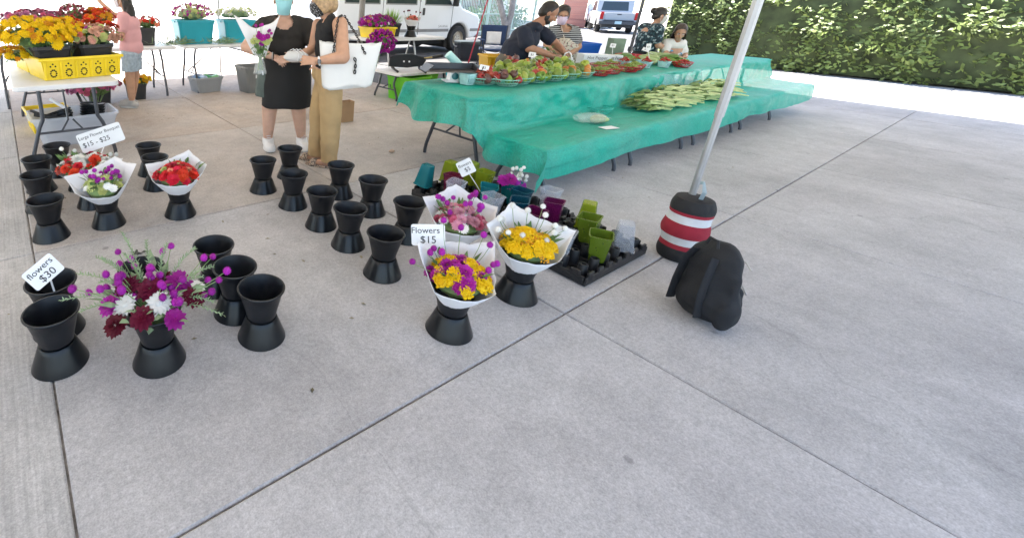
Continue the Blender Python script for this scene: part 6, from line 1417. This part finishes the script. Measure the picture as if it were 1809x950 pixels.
b = MB(); b.ell(Lq(.09, 0, .80), (.158, .150, .15), 18, 12, MT); b.ell(Lq(.09, 0, .95), (.155, .142, .18), 18, 12, MT); b.ell(Lq(.09, 0, 1.08), (.155, .132, .16), 18, 12, MT); b.ell(Lq(.085, 0, 1.19), (.148, .085, .065), 18, 10, MT); caps(b, Lq(.07, .13, 1.19), .066, Lq(.05, .15, 1.05), .070); caps(b, Lq(.06, -.14, 1.19), .066, Lq(-.04, -.10, 1.185), .066)
tp = remesh(b, 't_shirt', PINKT, P.t, .010, 10, [(Lq(0, 0, .705), V((0, 0, -1)))]); wrinkle(tp, .005, 11)
b = MB(); b.ell(Lq(.09, 0, .74), (.158, .132, .12), 18, 12, MT)
for tt in (.075, -.07): cone(b, Lq(.085, tt, .74), .108, Lq(.07, tt, .49), .108)
sh_ = remesh(b, 'shorts', DENIM, P.t, .010, 3, [(Lq(0, 0, .505), V((0, 0, -1)))]); wrinkle(sh_, .004, 14)
for s_, in ((q0(.045, .06, 0),), (q0(.0, -.07, 0),)): shoes(P, s_, f0, GSHOE, SOLE, .24)
P.eyes(); P.mask(pattern_mat('mask_pale_floral', (.74, .68, .70), [((.42, .36, .45), 110, .56)], 1)); P.hair(HDARK, [((0, -.065, -.06), (.085, .06, .14)), ((0, -.105, -.20), (.085, .055, .17)), ((0, -.145, -.34), (.065, .05, .15))], vox=.009, face=(.062, .055))

# --- man in navy, bending over the table
W3 = V((5.45, 3.66, 0))
def q3(r, t, z): return W3 + RX * r - FW * t + V((0, 0, z))
f3 = (RX * .95 - FW * .30).normalized()
P = Person('bearded man in navy t-shirt bending over the peppers, filling a plastic bag', W3, SK3)
P.torso(q3(-.02, 0, .80), q3(.10, .0, 1.06), q3(.20, .02, 1.28), f3, .205, .150, .02); P.head(q3(.315, .05, 1.385), f3 + V((0, 0, -.62)), (0, 0, 1), q3(.20, .02, 1.27), 1.10, .064)
P.arm(q3(-.005, .17, 1.16), q3(.06, .26, .975), q3(.34, .28, .90), RX + V((0, 0, -.3)), FW, (.062, .052, .047, .034), .6, -1, 1.1); P.arm(q3(.34, -.10, 1.17), q3(.50, .02, 1.01), q3(.50, .22, .945), RX * .4 - FW * .2 - ZUP * .6, -RX * .8, (.060, .052, .045, .033), 1.0, 1, 1.1)
P.leg(q3(-.06, .09, .80), q3(-.05, .08, .43), q3(-.05, .06, .08), f3, (.10, .07, .062, .045)); P.leg(q3(-.04, -.10, .80), q3(-.03, -.10, .43), q3(-.03, -.10, .08), f3, (.10, .07, .062, .045)); P.finish(.008)
Lq = lambda *a: P.L(q3(*a)); r_, f_, u_ = basis(f3, q3(.20, .02, 1.28) - q3(-.02, 0, .80)); MT = Matrix((r_, f_, u_)).transposed()
b = MB(); b.ell(Lq(-.03, 0, .76), (.232, .182, .15), 18, 12, MT); b.ell(Lq(.03, 0, .92), (.228, .19, .19), 18, 12, MT); b.ell(Lq(.10, 0, 1.07), (.228, .178, .17), 18, 12, MT); b.ell(Lq(.17, .02, 1.20), (.205, .115, .075), 18, 10, MT); caps(b, Lq(-.005, .17, 1.155), .085, Lq(.03, .225, 1.035), .088); caps(b, Lq(.33, -.10, 1.165), .080, Lq(.43, -.03, 1.07), .082)
tp = remesh(b, 't_shirt', NAVYT, P.t, .011, 16, [(Lq(0, 0, .66), V((0, 0, -1))), ], holes=[(Lq(.275, .07, 1.25), (.075, .075, .075), MT)]); wrinkle(tp, .011, 10)
b = MB(); b.ell(Lq(-.05, 0, .78), (.205, .165, .13), 18, 12, MT)
for tt in (.09, -.10): cone(b, Lq(-.05, tt, .80), .118, Lq(-.045, tt * .8, .06), .085)
tr_ = remesh(b, 'trousers', mat('trousers_khaki', (.12, .11, .085), .85, .12, 7), P.t, .012, 3, [(Lq(0, 0, .07), V((0, 0, -1)))]); wrinkle(tr_, .008, 9)
for s_ in (q3(-.05, .06, 0), q3(-.03, -.10, 0)): shoes(P, s_, f3, BLKC, SOLE, .28)
P.eyes(); P.hair(HDARK, [((0, -.05, -.01), (.080, .062, .075)), ((.068, -.005, .0), (.016, .03, .045)), ((-.068, -.005, .0), (.016, .03, .045))], vox=.008, grow=1.035, face=(.030, .080))
b = MB(); M = P.HM; b.ell(P.P(0, .030, -.082), (.060 * 1.1, .056 * 1.1, .042 * 1.1), 14, 8, M); b.ell(P.P(.058, .01, -.052), (.014, .03, .04), 10, 8, M); b.ell(P.P(-.058, .01, -.052), (.014, .03, .04), 10, 8, M); b.ell(P.P(0, .084, -.046), (.030, .012, .008), 10, 6, M); remesh(b, 'beard', HDARK, P.t, .007, 1)
# plastic carrier bag and a leafy bunch in his hands
t = thing('carrier_bag', 'white plastic carrier bag hanging from the hands of the man', 'bag', q3(.54, .27, .78)); b = MB()
b.grid(lambda u, v: V((0, 0, -.05)) + RX * (cos(2 * pi * u) * (.085 - .03 * v) * (1 + .12 * sin(u * 40))) - FW * (sin(2 * pi * u) * .05 * (1 - .5 * v)) + V((0, 0, .15 * v + .012 * sin(u * 25))), 40, 8); b.tube([RX * -.055 + V((0, 0, .09)), RX * -.04 + V((0, 0, .15)), RX * .0 + V((0, 0, .17)), RX * .03 + V((0, 0, .15)), RX * .055 + V((0, 0, .09))], .009, 6, flat=.4); b.build('film', mat('film_white', (.78, .80, .80), .4, .06), t)
t = thing('leafy_bunch', 'bunch of dark green leaves in the other hand of the man', 'greens', q3(.34, .20, .90)); b = MB()
for k in range(70): d = V((rg.uniform(-1, 1), rg.uniform(-1, 1), rg.uniform(-.8, .8))); leafquad(b, d * .05 + RX * rg.uniform(-.22, .05) + V((0, 0, rg.uniform(-.05, .06))), d, .075, .035)
b.build('leaves', LEAF, t, smooth=False)

# --- woman in striped shirt and floral apron
W4 = V((6.98, 4.02, 0))
def q4(r, t, z): return W4 + RX * r - FW * t + V((0, 0, z))
f4 = (-FW - RX * .35).normalized()
P = Person('woman in striped shirt, floral apron, glasses and lilac mask beside the man', W4, SK4)
P.torso(q4(.10, 0, .82), q4(.085, .02, 1.02), q4(.03, .03, 1.205), f4, .185, .135, .02); P.head(q4(-.035, .08, 1.345), f4 + V((0, 0, -.45)), (0, 0, 1), q4(.03, .03, 1.19), 1.02, .052)
P.arm(q4(.24, .0, 1.10), q4(.30, .06, .905), q4(.08, .26, .80), -RX * .9 - ZUP * .2, FW, (.060, .050, .044, .029), .5, -1); P.arm(q4(-.13, .04, 1.10), q4(-.20, .10, .93), q4(-.10, .30, .84), RX * .3 - FW * .4, FW, (.058, .048, .042, .028), .5, 1)
P.leg(q4(.01, 0, .78), q4(.0, 0, .42), q4(.0, 0, .08), f4); P.leg(q4(.18, 0, .78), q4(.18, 0, .42), q4(.18, 0, .08), f4); P.finish(.009)
Lq = lambda *a: P.L(q4(*a)); r_, f_, u_ = basis(f4); MT = Matrix((r_, f_, u_)).transposed()
b = MB(); b.ell(Lq(.10, 0, .82), (.21, .165, .15), 18, 12, MT); b.ell(Lq(.085, .01, .98), (.215, .168, .18), 18, 12, MT); b.ell(Lq(.06, .035, 1.09), (.215, .155, .125), 18, 10, MT); caps(b, Lq(.09, .02, 1.175), .055, Lq(.23, .0, 1.115), .085); caps(b, Lq(-.03, .03, 1.175), .055, Lq(-.12, .04, 1.115), .085); caps(b, Lq(.23, .0, 1.095), .080, Lq(.275, .03, .985), .080); caps(b, Lq(-.12, .04, 1.095), .078, Lq(-.165, .07, .99), .078)
tp = remesh(b, 'striped_shirt', STRIPE, P.t, .011, 10, [(Lq(0, 0, .74), V((0, 0, -1))), ], holes=[(Lq(.015, .15, 1.185), (.07, .11, .08), MT)]); wrinkle(tp, .004, 10)
b = MB(); b.ell(Lq(.10, 0, .80), (.20, .155, .12), 18, 12, MT)
for rr in (.01, .18): cone(b, Lq(rr, 0, .78), .11, Lq(rr, 0, .06), .08)
remesh(b, 'trousers', BLKC, P.t, .013, 2, [(Lq(0, 0, .07), V((0, 0, -1)))])
apron(P, Lq(.085, .0, 0), f4, [(1.03, .13, .185), (.93, .22, .195), (.8, .235, .195), (.40, .25, .215)], -68, 68, APF, 2)
b = MB(); b.tube([Lq(.0, .19, 1.02), Lq(-.03, .12, 1.16), Lq(-.015, .02, 1.23)], .007, 5, flat=.5); b.tube([Lq(.13, .17, 1.02), Lq(.11, .10, 1.16), Lq(.075, .02, 1.22)], .007, 5, flat=.5); b.build('apron_straps', mat('strap_cream', (.66, .60, .50), .8), P.t)
for rr in (.0, .18): shoes(P, q4(rr, 0, 0), f4, BLKC, SOLE, .24)
P.eyes(); P.mask(MLIL); P.hair(HDARK, [((0, -.085, .04), (.075, .06, .075)), ((0, -.02, .075), (.088, .09, .055)), ((.07, -.03, -.02), (.025, .05, .06)), ((-.07, -.03, -.02), (.025, .05, .06))], vox=.008, grow=1.15, face=(.060, .070)); b = MB()
for q in (-1, 1): b.tube([P.P(q * .034 + .024 * cos(2 * pi * k / 14), .096 - .006 * abs(cos(2 * pi * k / 14)), .006 + .019 * sin(2 * pi * k / 14)) for k in range(15)], .0022, 5, False); b.tube([P.P(q * .058, .09, .010), P.P(q * .082, .0, .012)], .0022, 5)
b.tube([P.P(-.010, .098, .010), P.P(.010, .098, .010)], .0022, 5); b.build('glasses', GLASS, P.t)

# --- woman in dark florals at the right, side on facing right
W5 = V((8.50, 3.47, 0))
def q5(r, t, z): return W5 + RX * r - FW * t + V((0, 0, z))
f5 = (RX - FW * .15).normalized()
P = Person('woman in dark floral shirt and grey mask with a hair bun at the far tables', W5, SK4)
P.torso(q5(.0, 0, .80), q5(.0, 0, 1.04), q5(.03, 0, 1.225), f5, .155, .12); P.head(q5(.085, .02, 1.365), f5 + V((0, 0, -.28)), (0, 0, 1), q5(.03, 0, 1.21), .98, .046)
P.arm(q5(.01, .15, 1.16), q5(.06, .19, .94), q5(.27, .20, .87), f5 - ZUP * .1, -ZUP, (.052, .043, .037, .026), .5, 1); P.arm(q5(.02, -.15, 1.16), q5(.10, -.14, .95), q5(.30, .0, .90), f5, -ZUP, (.052, .043, .037, .026), .5, -1)
P.leg(q5(0, .08, .78), q5(.02, .08, .42), q5(0, .08, .08), f5); P.leg(q5(0, -.08, .78), q5(.02, -.08, .42), q5(0, -.08, .08), f5); P.finish(.009)
Lq = lambda *a: P.L(q5(*a)); r_, f_, u_ = basis(f5); MT = Matrix((r_, f_, u_)).transposed()
b = MB(); b.ell(Lq(0, 0, .88), (.18, .145, .13), 18, 12, MT); b.ell(Lq(0, 0, 1.02), (.178, .145, .17), 18, 12, MT); b.ell(Lq(.02, 0, 1.14), (.172, .10, .085), 18, 10, MT); caps(b, Lq(.03, .05, 1.19), .07, Lq(.01, .15, 1.165), .098); caps(b, Lq(.03, -.05, 1.19), .07, Lq(.02, -.15, 1.165), .098); caps(b, Lq(.01, .15, 1.15), .076, Lq(.035, .175, 1.02), .072); caps(b, Lq(.02, -.15, 1.15), .072, Lq(.05, -.15, 1.02), .072)
tp = remesh(b, 'floral_shirt', FLOR, P.t, .011, 10, [(Lq(0, 0, .78), V((0, 0, -1)))]); wrinkle(tp, .006, 10)
b = MB(); b.ell(Lq(0, 0, .78), (.178, .145, .13), 18, 12, MT)
for tt in (.085, -.085): cone(b, Lq(0, tt, .78), .105, Lq(0, tt * .9, .06), .075)
remesh(b, 'trousers', BLKC, P.t, .013, 2, [(Lq(0, 0, .07), V((0, 0, -1)))]); apron(P, Lq(.0, .0, 0), f5, [(1.08, .10, .155), (.95, .17, .160), (.8, .19, .17), (.45, .20, .185)], -62, 62, mat('apron_khaki', (.30, .29, .24), .85, .1), 4)
for tt in (.08, -.08): shoes(P, q5(0, tt, 0), f5, BLKC, SOLE, .24)
b = MB(); hand(b, Lq(.262, .20, .871), f5 - ZUP * .1, -ZUP, 1.16, .5, 1); remesh(b, 'glove', mat('glove_blue', (.10, .36, .62), .5), P.t, .006, 2)
P.eyes(); P.mask(MGREY); P.hair(HDARK, [((0, -.125, .04), (.046, .042, .046)), ((0, -.03, .055), (.082, .088, .06)), ((0, -.06, -.03), (.074, .045, .05))], vox=.008, grow=1.09)

# --- long-haired child at the right end
W6 = V((8.33, 2.99 + .42, 0)) + RX * .42
def q6(r, t, z): return W6 + RX * r - FW * t + V((0, 0, z))
f6 = (-FW - RX * .5).normalized()
P = Person('child with long dark hair leaning over the right end of the produce table', W6, SK4)
P.torso(q6(.05, -.05, .66), q6(.03, .02, .88), q6(.0, .07, 1.04), f6, .125, .095); P.head(q6(-.04, .14, 1.15), f6 + V((0, 0, -.6)), (0, 0, 1), q6(.0, .07, 1.03), .94, .042)
P.arm(q6(.13, .03, .98), q6(.16, .12, .80), q6(.04, .28, .80), -RX - FW * -.3, -ZUP, (.042, .035, .031, .022), .5, -1, .85); P.arm(q6(-.12, .03, .98), q6(-.16, .14, .82), q6(-.10, .30, .80), -FW, -ZUP, (.042, .035, .031, .022), .5, 1, .85)
P.leg(q6(-.03, -.05, .64), q6(-.03, -.05, .34), q6(-.03, -.05, .07), f6, (.075, .054, .05, .034)); P.leg(q6(.12, -.05, .64), q6(.12, -.05, .34), q6(.12, -.05, .07), f6, (.075, .054, .05, .034)); P.finish(.009)
Lq = lambda *a: P.L(q6(*a)); r_, f_, u_ = basis(f6); MT = Matrix((r_, f_, u_)).transposed()
b = MB(); b.ell(Lq(.05, -.05, .70), (.145, .115, .12), 16, 10, MT); b.ell(Lq(.04, 0, .84), (.142, .118, .15), 16, 10, MT); b.ell(Lq(.01, .05, .96), (.138, .085, .075), 16, 10, MT); caps(b, Lq(.05, .06, 1.0), .05, Lq(.12, .03, .98), .066); caps(b, Lq(-.05, .06, 1.0), .05, Lq(-.11, .03, .98), .066); caps(b, Lq(.12, .03, .97), .058, Lq(.145, .08, .87), .058); caps(b, Lq(-.11, .03, .97), .058, Lq(-.14, .09, .88), .058)
remesh(b, 't_shirt', mat('tee_cream', (.70, .69, .66), .85), P.t, .011, 4, [(Lq(0, 0, .62), V((0, 0, -1)))]); b = MB(); b.ell(Lq(.045, -.05, .64), (.14, .115, .10), 16, 10, MT)
for rr in (-.03, .12): cone(b, Lq(rr, -.05, .66), .09, Lq(rr, -.05, .06), .065)
remesh(b, 'trousers', DENIM, P.t, .013, 2, [(Lq(0, 0, .07), V((0, 0, -1)))])
for rr in (-.03, .12): shoes(P, q6(rr, -.05, 0), f6, GSHOE, SOLE, .21)
P.eyes(); P.hair(HBRN, [((0, -.06, -.05), (.085, .05, .12)), ((.07, .0, -.14), (.03, .05, .17)), ((-.07, .0, -.14), (.03, .05, .17))], vox=.009, grow=1.12)

# ------------------------------------------------------------------ tent weight, backpack, litter
t = thing('weight_bag', 'red and white striped sandbag weight strapped round the canopy pole', 'bag', (3.40, .90, .002)); cols = [((.015, .015, .017), 0, .085), ((.30, .012, .03), .085, .115), ((.62, .64, .66), .115, .165), ((.30, .012, .03), .165, .255), ((.62, .64, .66), .255, .305), ((.30, .012, .03), .305, .325), ((.015, .015, .017), .325, .40)]
for k, (c, z0, z1) in enumerate(cols):
    def rr(z): return .098 + .018 * sin(pi * z / .40) + .006 * sin(z * 40)
    n = 6; pr = [(rr(z0 + (z1 - z0) * i / n), z0 + (z1 - z0) * i / n) for i in range(n + 1)]
    if k == 0: pr = [(.085, .0)] + pr
    if k == 6: pr += [(.07, .41)]
    b = MB(); b.lathe(pr, 26, caps=(k in (0, 6)))
    for i, v in enumerate(b.v): p = V(v); w = 1 + .05 * noise.noise(V((p.x * 14, p.y * 14, p.z * 9))); b.v[i] = (p.x * w, p.y * w, p.z)
    b.build(['base', 'stripe', 'stripe', 'stripe', 'stripe', 'stripe', 'top'][k], mat('weight_%d' % int(c[0] * 1000), c, .8, .12, 12, bump=.2, bscale=80), t)
b = MB(); b.tube([V((-.02, -.03, .40)), V((-.07, -.05, .47)), V((-.06, -.03, .52)), V((.0, .0, .50))], .012, 6, flat=.3); b.build('strap', mat('strap_blue', (.35, .45, .52), .7), t)
t = thing('backpack', 'dark rounded backpack on the pavement at the right', 'bag', (2.80, .58, .002), radians(60)); BP = mat('backpack_dark', (.010, .011, .014), .8, .15, 14, bump=.15, bscale=120)
b = MB(); b.ell((0, 0, .13), (.155, .10, .135), 22, 12); b.bbox((0, 0, .19), (.28, .16, .34), .07); b.ell((0, 0, .30), (.125, .078, .12), 20, 12); b.bbox((0, -.085, .12), (.20, .07, .19), .03)
for s in (-1, 1): b.ell((s * .135, 0, .10), (.035, .06, .085), 14, 10)
o = remesh(b, 'pack_body', BP, t, .008, 7, [(V((0, 0, .004)), V((0, 0, -1)))]); wrinkle(o, .011, 10)
for s in (-1, 1):
    b = MB(); b.tube([(s * .055, .07, .36), (s * .07, .092, .30), (s * .075, .10, .18), (s * .085, .09, .05)], .024, 8, flat=.3); b.build('shoulder_strap', BP, t)
b = MB(); b.tube([(-.03, .055, .40), (-.02, .055, .435), (.02, .055, .435), (.03, .055, .40)], .008, 6); b.build('grab_handle', BP, t)
for z, w in ((.235, .095), (.375, .105)): b = MB(); b.tube([(-w, -.07 if z > .3 else -.105, z - .05), (-w * .6, -.078 if z > .3 else -.118, z - .03), (w * .6, -.078 if z > .3 else -.118, z - .03), (w, -.07 if z > .3 else -.105, z - .05)], .0035, 5); b.build('zip', SIL, t)
b = MB(); rl = random.Random(21)
for k in range(260):
    x, y = (rl.uniform(.9, 4.2), rl.uniform(5.6, 8.2)) if k < 170 else (rl.uniform(-1, 6), rl.uniform(1.0, 5.5)); a = rl.uniform(0, 6.28); s = rl.uniform(.006, .02); d = V((cos(a), sin(a), 0)); e = V((-sin(a), cos(a), 0)); p = V((x, y, .0025))
    b.add([p - d * s, p + e * s * .5 + V((0, 0, .003)), p + d * s, p - e * s * .5 + V((0, 0, .002))], [(0, 1, 2, 3)])
tag(b.build('fallen_petals', mat('litter', (.25, .22, .14), .8, .5, 3), smooth=False), 'scattered dry petals and leaf bits on the pavement', 'litter', None, 'stuff')
b = MB()
for k in range(7): leafquad(b, (random.uniform(-.03, .03), random.uniform(-.02, .02), .008), (random.uniform(-1, 1), random.uniform(-.4, .4), .05), .05, .02)
o = tag(b.build('fallen_leaf', mat('dead_leaf', (.06, .06, .055), .8), smooth=False), 'dark crumpled leaf lying on the slab in front of the buckets', 'leaf'); o.location = (.47, 2.585, .001)
b = MB(); b.ell((0, 0, .012), (.035, .022, .014), 10, 6, None, .3, 4); o = tag(b.build('bread_crust', mat('crust', (.50, .36, .26), .8)), 'small pinkish crumb lying on the slab near the table leg', 'crumb'); o.location = (3.22, 3.36, .002)

for o in PEND: COL.objects.link(o)
